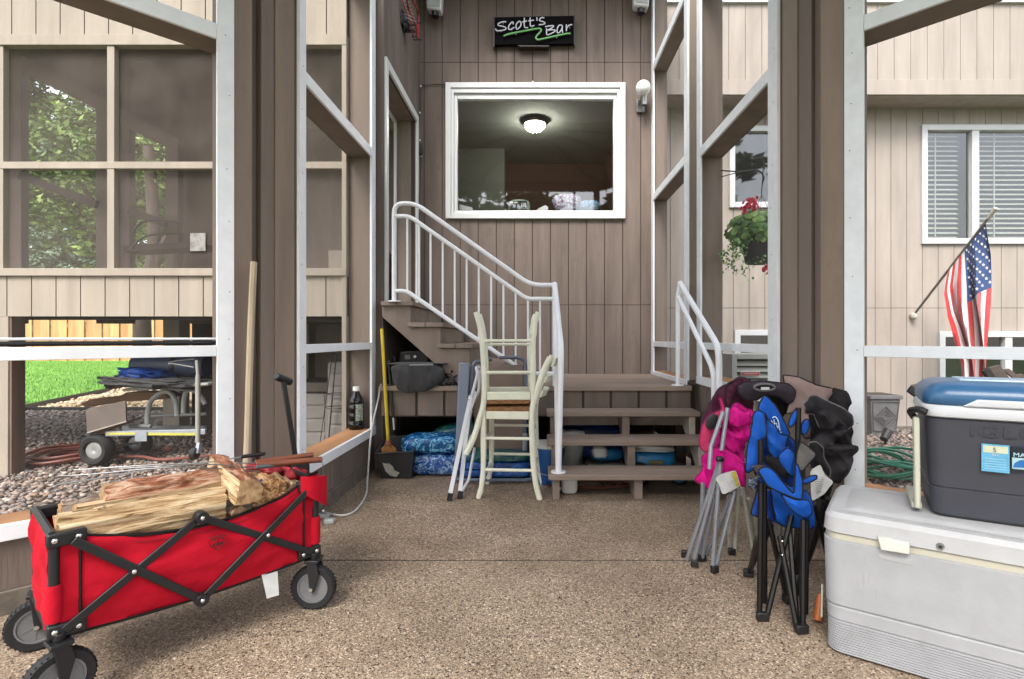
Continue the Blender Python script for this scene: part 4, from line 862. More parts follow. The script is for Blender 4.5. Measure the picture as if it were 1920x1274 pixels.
# folded loungers: grey tube frame with blue pad
FT = thing('folded_cot', 'folded blue cot with grey tube frame lying behind the stools', 'cot', (-.35,4.2,0))
gt = M('grey_blue_tube', (112,122,138), .4, .1, 10, .05, metal=.3)
part(FT, 'frame', MB().tube(rounded([(-.62,4.12,.28),(-.62,4.1,.035),(-.60,4.05,.03),(-.06,4.05,.03),(-.03,4.07,.04),(-.03,4.12,.30)], .06), .014, 8), gt)
pdm = bagmat('blue_pad', (10,44,104), (16,62,128), (40,104,168), 7, .45)
for k, (z0, ht) in enumerate(((.035,.05),(.095,.05),(.155,.05))): part(FT, 'pad', MB().blob((-.33,4.24,z0+.03), (.29,.15,.033), 32, 12, .05, 4, 5, k), pdm if k < 2 else bG)
TB = thing('folded_table', 'grey blue folding table standing folded behind the white ladder', 'folding table', tuple(flr(868,895)))
part(TB, 'top', MB().beam(Vector((-.60,4.16,.06)), Vector((-.575,4.24,.92)), .085, .04, (0,1,0)), M('greyblue_panel', (128,138,156), .45, .12, 8, .1, 60, V), bev=.01)
part(TB, 'edge', MB().tube(smoothpath([(-.535,4.2,.05),(-.53,4.22,.5),(-.51,4.26,.88),(-.45,4.28,.93),(-.36,4.3,.95)]), .016, 8), gt)
PB = thing('panel_table', 'tan hinged panel table standing on edge behind the stools', 'folding table', (-.3,4.33,.1))
part(PB, 'panel', B(-.50,-.10,4.30,4.34,.17,.90), M('tan_panel', (138,118,104), .6, .1, 5, .15), bev=.008)
part(PB, 'edge', MB().tube(rounded([(-.1,4.30,.05),(-.085,4.30,.5),(-.085,4.30,.93),(-.14,4.30,.96),(-.30,4.3,.96)], .05), .014, 8), gt)
part(PB, 'foot', MB().tube([(-.09,4.26,.08),(-.09,4.27,.35)], .02, 8), M('chalk_foot', (170,175,180), .4))
# white step ladder
LD = thing('step_ladder', 'folded white metal step ladder leaning beside the stacked stools', 'ladder', (-.57,3.75,0))
lm_ = M('white_ladder_paint', (218,218,224), .4, .06, 10, .05)
f1, f2 = flr(843,932,.03), flr(862,928,.03)
part(LD, 'rail', MB().beam(f1, at(883,742,3.86), .03, .012, (0,1,0)).tube(rounded([at(884,745,3.86), at(896,700,3.88), at(892,690,3.9), at(900,688,4.0), at(898,735,4.02), at(888,755,4.0)], .04), .012, 8), lm_, bev=.003)
part(LD, 'rail', MB().beam(f2, at(879,775,3.95), .03, .012, (0,1,0)).beam(at(879,775,3.95), at(893,735,3.98), .03, .012, (0,1,0)), lm_, bev=.003)
part(LD, 'brace', MB().beam(at(853,880,3.84), at(884,770,4.0), .018, .01, (0,1,0)), lm_); part(LD, 'rear_leg', MB().tube([at(864,925,3.86), at(879,900,3.9), at(890,840,4.0)], .011, 8), lm_)
for a, b in ((f1,.0),(f2,0)): part(LD, 'rubber_foot', MB().beam(a+Vector((-.002,0,-.028)), a+Vector((.008,0,.025)), .036, .018, (0,1,0)), black, bev=.003)
mb = MB()
for x, y in ((878,750),(865,812),(851,880)): mb.blob(at(x,y,3.83), (.006,.004,.006), 8, 6)
part(LD, 'rivet', mb, chromes)
# ------------------------------------------------------------ stools
cw = M('cream_painted_wood', (214,214,196), .5, .06, 10, .2, 70, dirt=.2, dirtcol=(180,172,140)); rush = M('woven_rush', (150,106,66), .85, .35, 60, .7, 120, (1,.1,1))
def stool(lb, cv=.035):
    T = thing('rush_stool', lb, 'bar stool', group='cream bar stools')
    D, Wd = .17, .185
    for s in (-1, 1):
        y = s*Wd
        part(T, 'leg', MB().tube(smoothpath([(-D-.035,y,0),(-D-.012,y,.09),(-D,y,.25),(-D,y,.62)]), [.017,.018,.019,.02,.021]*3+[.021]*4, 8), cw, w=0)
        part(T, 'leg', MB().tube(smoothpath([(D+.055,y,0),(D+.025,y,.12),(D+.005,y,.32),(D,y,.60),(D+.035,y,.75),(D+.075,y,.88),(D+.125,y,.985)]), .02, 8), cw, w=0)
    mb = MB()
    for z in (.20,.42): mb.tube([(-D,-Wd,z),(D,-Wd,z)], .011, 8).tube([(-D,Wd,z+.03),(D,Wd,z+.03)], .011, 8)
    for z in (.16,.40): mb.tube([(-D,-Wd,z),(-D,Wd,z)], .011, 8).tube([(D+.01,-Wd,z+.05),(D+.01,Wd,z+.05)], .011, 8)
    part(T, 'stretcher', mb, cw, w=0)
    mb = MB().box(-D+.02,D-.02,-Wd-.014,-Wd+.008,.555,.61).box(-D+.02,D-.02,Wd-.008,Wd+.014,.555,.61).box(-D-.014,-D+.008,-Wd+.02,Wd-.02,.555,.61).box(D-.008,D+.014,-Wd+.02,Wd-.02,.555,.61)
    part(T, 'apron', mb, cw, w=0, bev=.004)
    part(T, 'seat', MB().blob((0,0,.622), (D+.012,Wd+.012,.022), 32, 10, 0, 1, 7), rush, w=0)
    for z, xo, h in ((.95,.115,.06),(.83,.058,.045),(.73,.03,.045)):
        mb = MB(); n = 10
        for i in range(n):
            a = -Wd+.01+i*(2*Wd-.02)/n; b = a+(2*Wd-.02)/n; ca = cv*(1-(a/Wd)**2)+cv*.3-.01*(cv < .01); cb = cv*(1-(b/Wd)**2)+cv*.3-.01*(cv < .01)
            mb.hexa([(D+xo+ca,a,z-h/2),(D+xo+cb,b,z-h/2),(D+xo+cb+.016,b,z-h/2),(D+xo+ca+.016,a,z-h/2),(D+xo+ca+.02,a,z+h/2),(D+xo+cb+.02,b,z+h/2),(D+xo+cb+.036,b,z+h/2),(D+xo+ca+.036,a,z+h/2)])
        part(T, 'back_slat', mb, cw, w=0, merge=True)
    return T
s1 = stool('cream stool with rush seat standing upright beneath an inverted one'); s1.location = (-.185,3.86,0); s1.rotation_euler = (0,0,R(-4))
s2 = stool('cream stool with rush seat turned upside down on top of its twin', 0); s2.location = (-.20,3.86,1.30); s2.rotation_euler = (0,R(180),R(3))
# added trees behind the camera that darken the sky reflected in the glass
for i, (x, y, h) in enumerate(((-7.5,-9,9.5),(-2.6,-11,10.5),(1.6,-11,10.5),(6.0,-9.5,10))):
    tree('reflection_tree', ['round tree added at far left to darken the window reflection','tall tree added left of centre to darken the window reflection','tall tree added right of centre to darken the window reflection','round tree added at far right to darken the window reflection'][i], x, y, h, .16, cl(x-2.8,x+2.8,y-1,y+1,3,h,24,1.5,260), 0, .26, leafA, 40+i, group='added reflection trees behind the gazebo')
# ------------------------------------------------------------ wagon
wa = math.atan2(.755,.656); wo = Vector((-1.447,1.60,0)); WM = Matrix.Translation(wo) @ Matrix.Rotation(wa, 4, 'Z')
WGN = thing('folding_wagon', 'red fabric folding wagon with black frame loaded with firewood', 'wagon', tuple(wo), wa)
Lw, Dw = .79, .46   # local x along, y away from camera
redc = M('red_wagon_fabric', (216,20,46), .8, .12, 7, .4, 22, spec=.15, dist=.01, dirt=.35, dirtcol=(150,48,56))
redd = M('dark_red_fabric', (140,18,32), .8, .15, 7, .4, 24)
wrinkle(redc, 5, .5, .03, (1,1,.7)); wrinkle(redd, 9, .5, .02)
fr_ = M('wagon_frame_black', (34,34,37), .42, .15, 14, .1, metal=.2, dirt=.3, dirtcol=(70,68,68)); rub = M('black_rubber', (26,26,27), .75, .15, 20, .3, 60); hubm = M('grey_hub_plastic', (118,118,120), .5, .08, 10)
bolt = chromes
def wheel(T, cx, cy, steer=0, r=.09):
    def rot(mb): return mb.xf(Matrix.Translation((cx,cy,r)) @ Matrix.Rotation(steer,4,'Z'))
    mb = MB().lathe([(r*.70,-.018),(r*.93,-.019),(r,-.010),(r,.010),(r*.93,.019),(r*.70,.018),(r*.70,-.018)], (0,0,0), 40, 'y')
    for k in range(36):
        g = 2*math.pi*k/36; ca, sa = math.cos(g), math.sin(g)
        for s in (-1,1): mb.beam((ca*(r-.0008),s*.003,sa*(r-.0008)), (ca*(r-.002),s*.017,sa*(r-.002)), .005, .004, (ca,0,sa))
    W = part(T, 'wheel', rot(MB().lathe([(0,-.012),(r*.69,-.013),(r*.69,-.017),(r*.62,-.017),(r*.60,-.009),(0,-.008)], (0,0,0), 36, 'y').lathe([(0,.012),(r*.69,.013),(r*.69,.017),(r*.62,.017),(r*.60,.009),(0,.008)], (0,0,0), 36, 'y')), hubm, w=0)
    part(W, 'tyre', rot(mb), rub, w=0)
    sp = MB()
    for k in range(6):
        g = 2*math.pi*k/6+.4
        for s in (-1,1): sp.beam((math.cos(g)*.012,s*.0115,math.sin(g)*.012),(math.cos(g)*r*.6,s*.0115,math.sin(g)*r*.6),.004,.005,(0,1,0))
    sp.lathe([(0,-.02),(.012,-.02),(.014,-.01),(.014,.01),(.012,.02),(0,.02)], (0,0,0), 16, 'y')
    part(W, 'spoke', rot(sp), hubm, w=0)
    fk = MB()
    for s in (-1,1): fk.prism([(-.02,s*.028-.003,.105),(.02,s*.028-.003,.105),(.032,s*.028-.003,.06),(.012,s*.028-.003,-.012),(-.006,s*.028-.003,-.012),(-.012,s*.028-.003,.05)], (0,.006,0))
    fk.box(-.028,.028,-.034,.034,.105,.118).lathe([(0,.118),(.016,.118),(.016,.14),(0,.14)], (0,0,0), 14)
    part(T, 'fork', rot(fk), fr_, w=0, bev=.002); part(W, 'axle_bolt', rot(MB().lathe([(0,-.036),(.008,-.036),(.008,.036),(0,.036)], (0,0,0), 12, 'y')), bolt, w=0)
wheel(WGN, .0, -.01, R(8)); wheel(WGN, .0, Dw, R(-12)); wheel(WGN, Lw, -.01, R(-48)); wheel(WGN, Lw, Dw, R(-30))
x0, x1, y0, y1 = -.04, Lw+.04, .0, .37
for (x, y) in ((x0+.03,y0),(x0+.03,y1),(x1-.03,y0),(x1-.03,y1)):
    part(WGN, 'corner_tube', MB().tube([(x,y,.215),(x,y,.53)], .014, 10), fr_, w=0)
    for z in (.215,.49):
        sx = 1 if x < .3 else -1; b = part(WGN, 'bracket', MB().box(min(x-.018*sx,x+.075*sx),max(x-.018*sx,x+.075*sx),y-.018,y+.018,z,z+.042), fr_, w=0, bev=.005)
        if y == y0:
            mb = MB()
            for dx in (0,.055): mb.blob((x+dx*sx,y-.019,z+.021), (.0085,.004,.0085), 10, 6)
            part(b, 'bolt', mb, bolt, w=0)
# scissor arms on both long sides
mx = (x0+x1)/2-.02
for y in (y0-.012, y1+.012):
    s = -1 if y < .2 else 1
    for (a, b, off) in (((x0+.05,.235),(mx,.485),0),((mx,.485),(x1-.05,.235),.0),((x0+.07,.505),(mx,.195),.010),((mx,.195),(x1-.05,.515),.010)):
        part(WGN, 'scissor_arm', MB().beam((a[0],y+s*off,a[1]), (b[0],y+s*off,b[1]), .009, .024, (0,1,0)) if False else MB().beam((a[0],y+s*(off+.006),a[1]), (b[0],y+s*(off+.006),b[1]), .010, .026, (0,0,1)), fr_, w=0, bev=.003)
    for px_, pz in ((mx,.485),(mx,.195)): part(WGN, 'pivot', MB().lathe([(0,-.022),(.02,-.022),(.022,-.018),(.022,.018),(0,.02)], (px_,y+s*.006,pz), 18, 'y'), fr_, w=0)
    for px_, pz in ((mx,.485),(mx,.195),((x0+mx)/2+.012,.362),((mx+x1)/2-.005,.362)): part(WGN, 'bolt', MB().blob((px_,y+s*.027,pz), (.008,.005,.008), 10, 6), bolt, w=0)
# fabric tub
def ztop(u): return .522-.075*math.sin(math.pi*max(0,min(1,(u-.05)/.9)))**.8 + (.035*math.exp(-((u-1)/.12)**2))
def zbot(u): return .215-.02*math.sin(math.pi*u)
def panel(f, n, m, th=.004):
    mb = MB(); nv = (n+1)*(m+1)
    for side in (0,1):
        for i in range(n+1):
            for j in range(m+1): p = f(i/n, j/m); mb.v.append(p if not side else p+panel.nrm*th)
    for i in range(n):
        for j in range(m):
            a = i*(m+1)+j; q_ = [a, a+m+1, a+m+2, a+1]; mb.f.append(q_); mb.m.append(0); mb.f.append([k+nv for k in reversed(q_)]); mb.m.append(0)
    def edge(l):
        for a, b in zip(l[:-1], l[1:]): mb.f.append([a,b,b+nv,a+nv]); mb.m.append(0)
    edge([i*(m+1) for i in range(n+1)]); edge([i*(m+1)+m for i in range(n+1)]); edge(list(range(m+1))); edge([n*(m+1)+j for j in range(m+1)])
    return mb
def wr(a, b, s): return .012*abs(noise.noise(Vector((a*4+b*2.2, b*1.5-a*1.2, s+9))))+.014*noise.noise(Vector((a*5+b*3, b*4-a*2, s)))+.005*math.sin((a*9+b*7+2*noise.noise(Vector((a*3,b*3,s)))))*(.3+b)
for y, s in ((y0+.006,-1),(y1-.006,1)):
    panel.nrm = Vector((0,-s,0)).normalized()
    pf = part(WGN, 'side_panel', panel(lambda a, b: Vector((x0+.02+a*(x1-x0-.04), y+s*(.004+abs(wr(a,b,s))*.9+.018*math.sin(math.pi*b)*math.sin(math.pi*a)), zbot(a)+(ztop(a)-zbot(a))*b)), 48, 16), redc, w=0, ang=80)
    part(pf, 'binding', MB().tube([Vector((x0+.02+a/24*(x1-x0-.04), y+s*.006, ztop(a/24)+.001)) for a in range(25)], .0065, 6).tube([Vector((x0+.02+a/24*(x1-x0-.04), y+s*.008, zbot(a/24))) for a in range(25)], .005, 6), blackm, w=0)
    part(pf, 'stitching', MB().tube([Vector((x0+.10+a/24*(x1-x0-.19), y+s*.0125, ztop(.09+a/24*.83)-.022)) for a in range(25)], .0012, 4), redd, w=0)
    if s < 0:
        for x in (x0+.09, x1-.08): part(pf, 'binding', MB().tube([Vector((x,y-.010,zbot(.1)+.01)),Vector((x,y-.012,ztop(.1)-.02))], .0045, 6), blackm, w=0)
        for x in (x0+.03, x1-.03): part(pf, 'tube_sleeve', MB().lathe([(.019,0),(.021,.02),(.021,.09),(.018,.11)], (x,y0,.265), 16), redc, w=0)
for x, s in ((x0+.025,-1),(x1-.025,1)):
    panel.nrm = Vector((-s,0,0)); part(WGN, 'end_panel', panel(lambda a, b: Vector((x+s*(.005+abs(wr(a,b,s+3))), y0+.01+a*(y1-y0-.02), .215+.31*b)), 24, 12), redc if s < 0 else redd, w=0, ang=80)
    part(WGN, 'end_bar', MB().tube([(x,y0,.525),(x,y1,.525)], .012, 8), fr_, w=0); part(WGN, 'end_bar', MB().tube([(x,y0,.225),(x,y1,.225)], .012, 8), fr_, w=0)
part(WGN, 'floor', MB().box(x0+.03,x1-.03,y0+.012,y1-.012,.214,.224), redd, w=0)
panel.nrm = Vector((0,-1,0))
part(WGN, 'corner_flap', panel(lambda a, b: Vector((x1-.10+a*.115, y0-.020-.015*math.sin(a*4), .56-.02*a-b*(.07+.06*a))), 12, 10), redc, w=0, ang=80)
lg = M('dark_print', (60,12,20), .7)
LX, LZ = .425, .385
mb = MB().tube([(LX-.026,y0-.028,LZ+.02),(LX+.026,y0-.028,LZ+.02),(LX+.026,y0-.028,LZ-.005),(LX,y0-.028,LZ-.028),(LX-.026,y0-.028,LZ-.005)], .0016, 5, closed=True)
for dx, h in ((-.012,.012),(0,.02),(.012,.012)): mb.prism([(LX+dx-.006,y0-.029,LZ-.012),(LX+dx+.006,y0-.029,LZ-.012),(LX+dx,y0-.029,LZ-.012+h)], (0,.001,0))
for k in range(5): mb.box(LX-.019+k*.008,LX-.014+k*.008,y0-.029,y0-.028,LZ+.008,LZ+.015)
part(WGN, 'emblem', mb, lg, w=0)
part(WGN, 'care_label', MB().prism([(.585,y0-.006,.205),(.645,y0-.006,.20),(.640,y0-.03,.115),(.595,y0-.03,.118)], (0,.001,0)), M('white_label', (210,208,205), .7, .1, 20), w=0)
hp = WM.inverted() @ at(556,872,2.42); ht = WM.inverted() @ at(531,712,2.36)
part(WGN, 'handle_pole', MB().beam((hp.x,hp.y,.32), hp, .024,.018,(0,1,0)).beam(hp, ht, .02,.016,(0,1,0)), fr_, w=0, bev=.003)
part(WGN, 'handle_grip', MB().tube([WM.inverted() @ at(517,706,2.33), WM.inverted() @ at(545,717,2.40)], [.017,.017], 12), black, w=0, bev=.004)
part(WGN, 'handle_base', MB().box(hp.x-.03,hp.x+.05,hp.y-.03,hp.y+.03,.49,.56), black, w=0, bev=.008)
# ------------------------------------------------------------ firewood
def woodmat(name, c1, c2, c3, sc=15, bump=1, st=(.09,1,1)):
    m, t, b, N, L = newmat(name); tc = N.new('ShaderNodeTexCoord'); mp = N.new('ShaderNodeMapping'); mp.inputs['Scale'].default_value = st; L.new(tc.outputs['Object'], mp.inputs[0])
    n = N.new('ShaderNodeTexNoise'); n.inputs['Scale'].default_value = sc*4; n.inputs['Detail'].default_value = 9; n.inputs['Roughness'].default_value = .7; n.inputs['Distortion'].default_value = .6; L.new(mp.outputs[0], n.inputs[0])
    r = ramp(N, [(.38,c1),(.48,c2),(.60,c3)]); L.new(n.outputs[0], r.inputs[0]); mg = N.new('ShaderNodeMix'); mg.data_type = 'RGBA'; mg.blend_type = 'MULTIPLY'; mg.inputs[0].default_value = 1; L.new(r.outputs[0], mg.inputs[6]); mg.inputs[7].default_value = (.74,.74,.74,1); n4 = N.new('ShaderNodeTexNoise'); n4.noise_type = 'RIDGED_MULTIFRACTAL'; n4.inputs['Scale'].default_value = sc*1.6; n4.inputs['Detail'].default_value = 3; n4.inputs['Distortion'].default_value = .8; L.new(mp.outputs[0], n4.inputs[0]); r4 = ramp(N, [(.0,(1,1,1,1)),(.55,(.95,.93,.9,1)),(.8,(.42,.33,.26,1)),(1,(.3,.22,.16,1))]); L.new(n4.outputs[0], r4.inputs[0]); m4 = N.new('ShaderNodeMix'); m4.data_type = 'RGBA'; m4.blend_type = 'MULTIPLY'; m4.inputs[0].default_value = .8; L.new(mg.outputs[2], m4.inputs[6]); L.new(r4.outputs[0], m4.inputs[7]); L.new(m4.outputs[2], b.inputs['Base Color']); b.inputs['Roughness'].default_value = .8
    bp = N.new('ShaderNodeBump'); bp.inputs['Strength'].default_value = bump; bp.inputs['Distance'].default_value = .006; L.new(n.outputs[0], bp.inputs['Height']); L.new(bp.outputs[0], b.inputs['Normal']); return m
split_p = woodmat('split_wood_pale', (112,76,46), (198,162,116), (234,212,176)); split_o = woodmat('split_wood_orange', (96,54,28), (184,132,82), (222,186,138))
bark1 = woodmat('bark_rust', (58,28,16), (144,82,48), (196,166,140), 9, 1, (.22,1,1)); endw = woodmat('log_end', (120,88,58), (168,132,92), (205,172,128), 3, .4, (1,1,1)); barkg = woodmat('bark_grey', (70,56,48), (118,98,84), (160,144,130), 10, 1, (.3,1,1))
def log(label, p, q, prof, roll=0, mats=(split_p, bark1, endw), barkset=(), rough=.006, seed=0, n=44, group='split firewood in the wagon'):
    "prof: closed cross section, local (y,z); barkset: profile edges covered in bark"
    p = Vector(p); q = Vector(q); d = q-p; L_ = d.length
    mb = MB(); pr = []; fl_ = []
    for i in range(len(prof)):
        a, b = Vector(prof[i]), Vector(prof[(i+1)%len(prof)]); k = max(2, int((b-a).length/.010))
        for j in range(k): pr.append(a+(b-a)*j/k); fl_.append(1 if i in barkset else 0)
    m = len(pr); cy = sum(v[0] for v in pr)/m; cz = sum(v[1] for v in pr)/m
    for i in range(n+1):
        x = L_*i/n
        for j, v in enumerate(pr):
            nn = noise.noise(Vector((x*(14 if fl_[j] else 5)+seed*9, v[0]*42, v[1]*42)))*rough*(2.0 if fl_[j] else 1.3)+noise.noise(Vector((x*3+seed*4, v[0]*95, v[1]*95)))*rough*.95+noise.noise(Vector((x*2+seed, seed*2+v[0]*6, v[1]*6)))*.006
            dirn = Vector((v[0]-cy, v[1]-cz)); ln = max(dirn.length, 1e-4); dd = dirn/ln
            tx = x+(noise.noise(Vector((v[0]*45, v[1]*45, seed*3+i*.0)))*.012 if i in (0,n) else 0)
            mb.v.append(Vector((tx, v[0]+dd.x*nn, v[1]+dd.y*nn)))
    for i in range(n):
        for j in range(m): mb.f.append([i*m+j, i*m+(j+1)%m, (i+1)*m+(j+1)%m, (i+1)*m+j]); mb.m.append(fl_[j])
    rl = random.Random(seed+50); tri = len(mb.v)
    for _ in range(int(L_*26)):
        j = rl.randrange(m)
        if fl_[j]: continue
        i0 = rl.randrange(0, n-6); ln_ = rl.randrange(3, 12); P_ = []
        for k in range(i0, min(n, i0+ln_)):
            b_ = mb.v[k*m+(j+(k-i0)//5*rl.choice((-1,1)))%m]; o_ = Vector((0, b_[1]-cy, b_[2]-cz)).normalized(); P_.append(b_+o_*(.0015+.006*rl.random()*(1 if k > i0+ln_*.6 else .2)))
        if len(P_) > 2: mb.tube(P_, [.0022]*(len(P_)-1)+[.0006], 4)
    for e, s in ((0,-1),(n,1)):
        mb.v.append(Vector((L_*e/n, cy, cz))); c_i = len(mb.v)-1
        for j in range(m): mb.f.append([c_i, e*m+j, e*m+(j+1)%m]); mb.m.append(2)
    o = mesh('firewood_log', mb, list(mats), None, ang=50); o.matrix_world = Matrix.Translation(p) @ d.to_track_quat('X','Z').to_matrix().to_4x4() @ Matrix.Rotation(R(roll),4,'X')
    return tag(o, label, 'firewood', group)
WL = lambda x, y, z: WM @ Vector((x, y, z))
wedge = [(-.06,-.035),(.045,-.05),(.06,.03),(.0,.06),(-.055,.045)]
half = [(-.07,-.01),(.07,-.01),(.062,.03),(.035,.06),(0,.07),(-.035,.06),(-.062,.03)]
quart = [(-.06,-.05),(.07,-.05),(.066,.0),(.04,.05),(0,.078),(-.06,.085)]
log('pale split log with splintered front face nearest the camera', WL(.0,.05,.515), WL(.47,.06,.498), [(-.03,-.055),(.03,-.06),(.035,.045),(-.02,.062),(-.035,.02)], 0, (split_p,bark1,endw), (), .009, 1)
log('thin orange split log lying behind the pale front log', WL(.06,.14,.535), WL(.50,.16,.525), [(-.04,-.03),(.04,-.03),(.035,.03),(-.035,.035)], 0, (split_p,bark1,endw), (0,), .007, 2)
log('long rust barked log on top of the wagon load', WL(.14,.20,.556), WL(.57,.18,.552), [(a*.9,b*.8) for a,b in half], -15, (split_o,bark1,endw), (1,2,3,4,5,6), .010, 3)
log('thick pale wedge log with its end grain facing the camera', at(408,874,2.20), at(466,924,1.955), [(-.040,-.038),(.044,-.038),(.050,0),(.038,.033),(.01,.05),(-.028,.046)], 0, (split_p,bark1,endw), (1,2,3,4), .004, 4)
log('grey barked log below the thick wedge log', WL(.36,.10,.47), WL(.56,.10,.46), [(-.05,-.05),(.05,-.05),(.055,.03),(0,.055),(-.055,.03)], 10, (split_o,barkg,endw), (0,1,2,3,4), .010, 5)
log('orange torn log end beneath the wedge log', WL(.66,.24,.455), WL(.61,.03,.458), [(-.05,-.03),(.05,-.035),(.055,.02),(.01,.04),(-.045,.02)], 0, (split_o,split_o,split_o), (), .014, 6)
log('brown mottled split log right of the wedge log', WL(.70,.29,.50), WL(.665,.07,.488), wedge, 20, (split_o,bark1,split_o), (0,), .014, 7)
log('small triangular split stick at the right end of the load', WL(.765,.26,.495), WL(.735,.06,.478), [(-.035,-.03),(.035,-.03),(0,.04)], 0, (split_p,bark1,split_o), (), .004, 8)
log('short pale split stick against the red end panel', WL(.79,.28,.475), WL(.775,.10,.47), [(-.03,-.03),(.03,-.025),(.02,.025),(-.025,.03)], 0, (split_p,bark1,split_p), (), .006, 9)
log('dark split log low at the front left of the load', WL(.05,.07,.40), WL(.50,.07,.39), wedge, 0, (split_o,barkg,endw), (0,1), .008, 10)
log('buried log at the back left of the load', WL(.04,.28,.49), WL(.50,.29,.49), half, 0, (split_o,barkg,endw), (1,2,3,4,5,6), .008, 11)
log('buried log at the middle right of the load', WL(.55,.20,.40), WL(.78,.22,.40), wedge, 0, (split_o,barkg,endw), (0,), .010, 12)
log('short round barked stick end poking out below the wedge log', WL(.50,.20,.455), WL(.525,.03,.447), [(math.cos(k*.785)*.034, math.sin(k*.785)*.03) for k in range(8)], 0, (split_o,bark1,endw), tuple(range(8)), .006, 14)
log('lower back log deep inside the wagon', WL(.04,.19,.36), WL(.76,.19,.36), [(-.15,-.1),(.15,-.1),(.14,.06),(-.14,.06)], 0, (split_o,barkg,endw), (2,), .010, 13)
glv = M('red_leather', (164,30,40), .6, .2, 12, .5, 50)
GL = thing('work_gloves', 'pair of crumpled red work gloves on the firewood by the wagon handle', 'gloves', tuple(WL(.70,.36,.55)))
mb = MB().blob((0,0,0), (.055,.035,.024), 18, 12, .35, 4, 2.4, 1)
for k, (dx, dy, l) in enumerate(((-.03,.03,.06),(-.01,.035,.07),(.012,.033,.068),(.033,.028,.055))): mb.tube([(dx,dy*.2,.0),(dx*1.3,dy+.02,.006),(dx*1.5,dy+l,-.012)], [.012,.012,.009], 8)
mb.tube([(.045,-.01,0),(.07,.01,.0),(.08,.035,-.01)], [.013,.012,.009], 8)
import copy
g2 = copy.deepcopy(mb); part(GL, 'glove', mb.xf(Matrix.Translation(at(512,882,2.28)) @ Matrix.Rotation(R(100),4,'Z') @ Matrix.Rotation(R(20),4,'X')), glv, ang=70)
part(GL, 'glove', g2.xf(Matrix.Translation(at(548,893,2.33)) @ Matrix.Rotation(R(60),4,'Z') @ Matrix.Rotation(R(15),4,'X')), glv, ang=70)
solo('red_cloth', 'dark red crumpled cloth behind the firewood at right end', 'cloth', MB().blob(at(522,884,2.44), (.13,.06,.05), 30, 18, .5, 5, 2.2, 4), redd, ang=70)
solo('blue_wrapper', 'small crumpled blue wrapper tucked between the logs', 'wrapper', MB().blob(at(489,908,2.14), (.011,.012,.018), 12, 8, .5, 5), M('blue_foil', (36,70,150), .4, .1, 20))
# roasting forks
def fork(label, pts, grip, gm, gr=.012):
    T = thing('roasting_fork', label, 'roasting fork', tuple(pts[0]), group='roasting forks on the firewood')
    part(T, 'wire', MB().tube(smoothpath(pts), .0028, 6), steel); part(T, 'grip', MB().tube(grip, gr, 10), gm, bev=.002)
hw = M('varnished_wood', (122,66,40), .4, .2, 14, .1, 40, (.2,1,1))
fork('roasting fork with brown wooden handle lowest of the bundle', [at(484,884,2.12), at(330,877,2.0), at(170,890,1.95), at(110,893,1.92)], [at(604,862,2.26), at(480,872,2.12)], hw, .0125)
fork('roasting fork with brown handle above the other brown handle', [at(478,868,2.15), at(330,874,2.05), at(225,879,2.0)], [at(587,853,2.28), at(478,868,2.15)], hw, .0115)
fork('roasting fork with slim black handle raised above the bundle', [at(452,857,2.2), at(400,866,2.12), at(300,878,2.0), at(105,910,1.85)], [at(497,851,2.28), at(452,857,2.2)], black, .008)
fork('roasting fork with grey handle among the logs', [at(480,878,2.1), at(350,870,2.0), at(140,882,1.9)], [at(540,870,2.2), at(480,877,2.1)], M('grey_grip', (90,92,98), .5), .008)
solo('fork_hook', 'thin wire hook hanging from the brown handle tip', 'hook', MB().tube(smoothpath([at(603,862,2.25), at(606,880,2.25), at(604,905,2.25)]), .0018, 5), steel)
# ------------------------------------------------------------ coolers
def rbox(a, b, h0, h1, r, n=6, inset=0):
    "rounded plan loop of a x b at height"
    pts = []
    for cx, cy, s in ((a-r,b-r,0),(r,b-r,90),(r,r,180),(a-r,r,270)):
        for k in range(n+1): g = R(s+90*k/n); pts.append((cx+math.cos(g)*r, cy+math.sin(g)*r))
    return pts
def shell(levels, a, b, r, cap=True):
    "levels: (z, inset)"
    mb = MB(); N = None
    for z, ins in levels:
        pts = rbox(a-2*ins, b-2*ins, 0, 0, max(.005, r-ins*.5)); N = len(pts); mb.v += [Vector((x+ins, y+ins, z)) for x, y in pts]
    for i in range(len(levels)-1):
        for k in range(N): mb.f.append([i*N+k, i*N+(k+1)%N, (i+1)*N+(k+1)%N, (i+1)*N+k]); mb.m.append(0)
    mb.f.append(list(range(N))[::-1]); mb.m.append(0); mb.f.append(list(range((len(levels)-1)*N, len(levels)*N))); mb.m.append(0); return mb
ca = -math.atan2(.573,.82)
CO = thing('large_cooler', 'large scuffed white chest cooler with cream band and latch on the patio', 'cooler', (1.022,1.885,0), ca)
wp = M('scuffed_white_plastic', (176,177,180), .5, .06, 9, .15, 120, dirt=.35, dirtcol=(140,138,134)); wpl = M('cooler_lid_white', (184,184,185), .5, .06, 9, .2, 200, dirt=.3, dirtcol=(150,148,145))
cab = M('cream_band', (196,191,174), .5, .05, 8); La, Lb = 1.06, .47
lv = [(.0,.03),(.008,.018)]
for i in range(13): z = .012+i*.0085; lv += [(z,.011),(z+.0045,.011),(z+.0055,.015),(z+.0078,.015)]
lv += [(.126,.010),(.168,.008),(.172,.013),(.176,.013),(.180,.006),(.405,.0),(.408,.006)]
part(CO, 'body', shell(lv, La, Lb, .055), wp, w=0, ang=35)
part(CO, 'band', shell([(.409,.007),(.431,.007)], La, Lb, .055), cab, w=0)
lid = part(CO, 'lid', shell([(.432,.004),(.436,-.001),(.485,.004),(.500,.018),(.504,.05),(.502,.055),(.502,.065),(.506,.072),(.507,.12)], La, Lb, .055), wpl, w=0, ang=35)
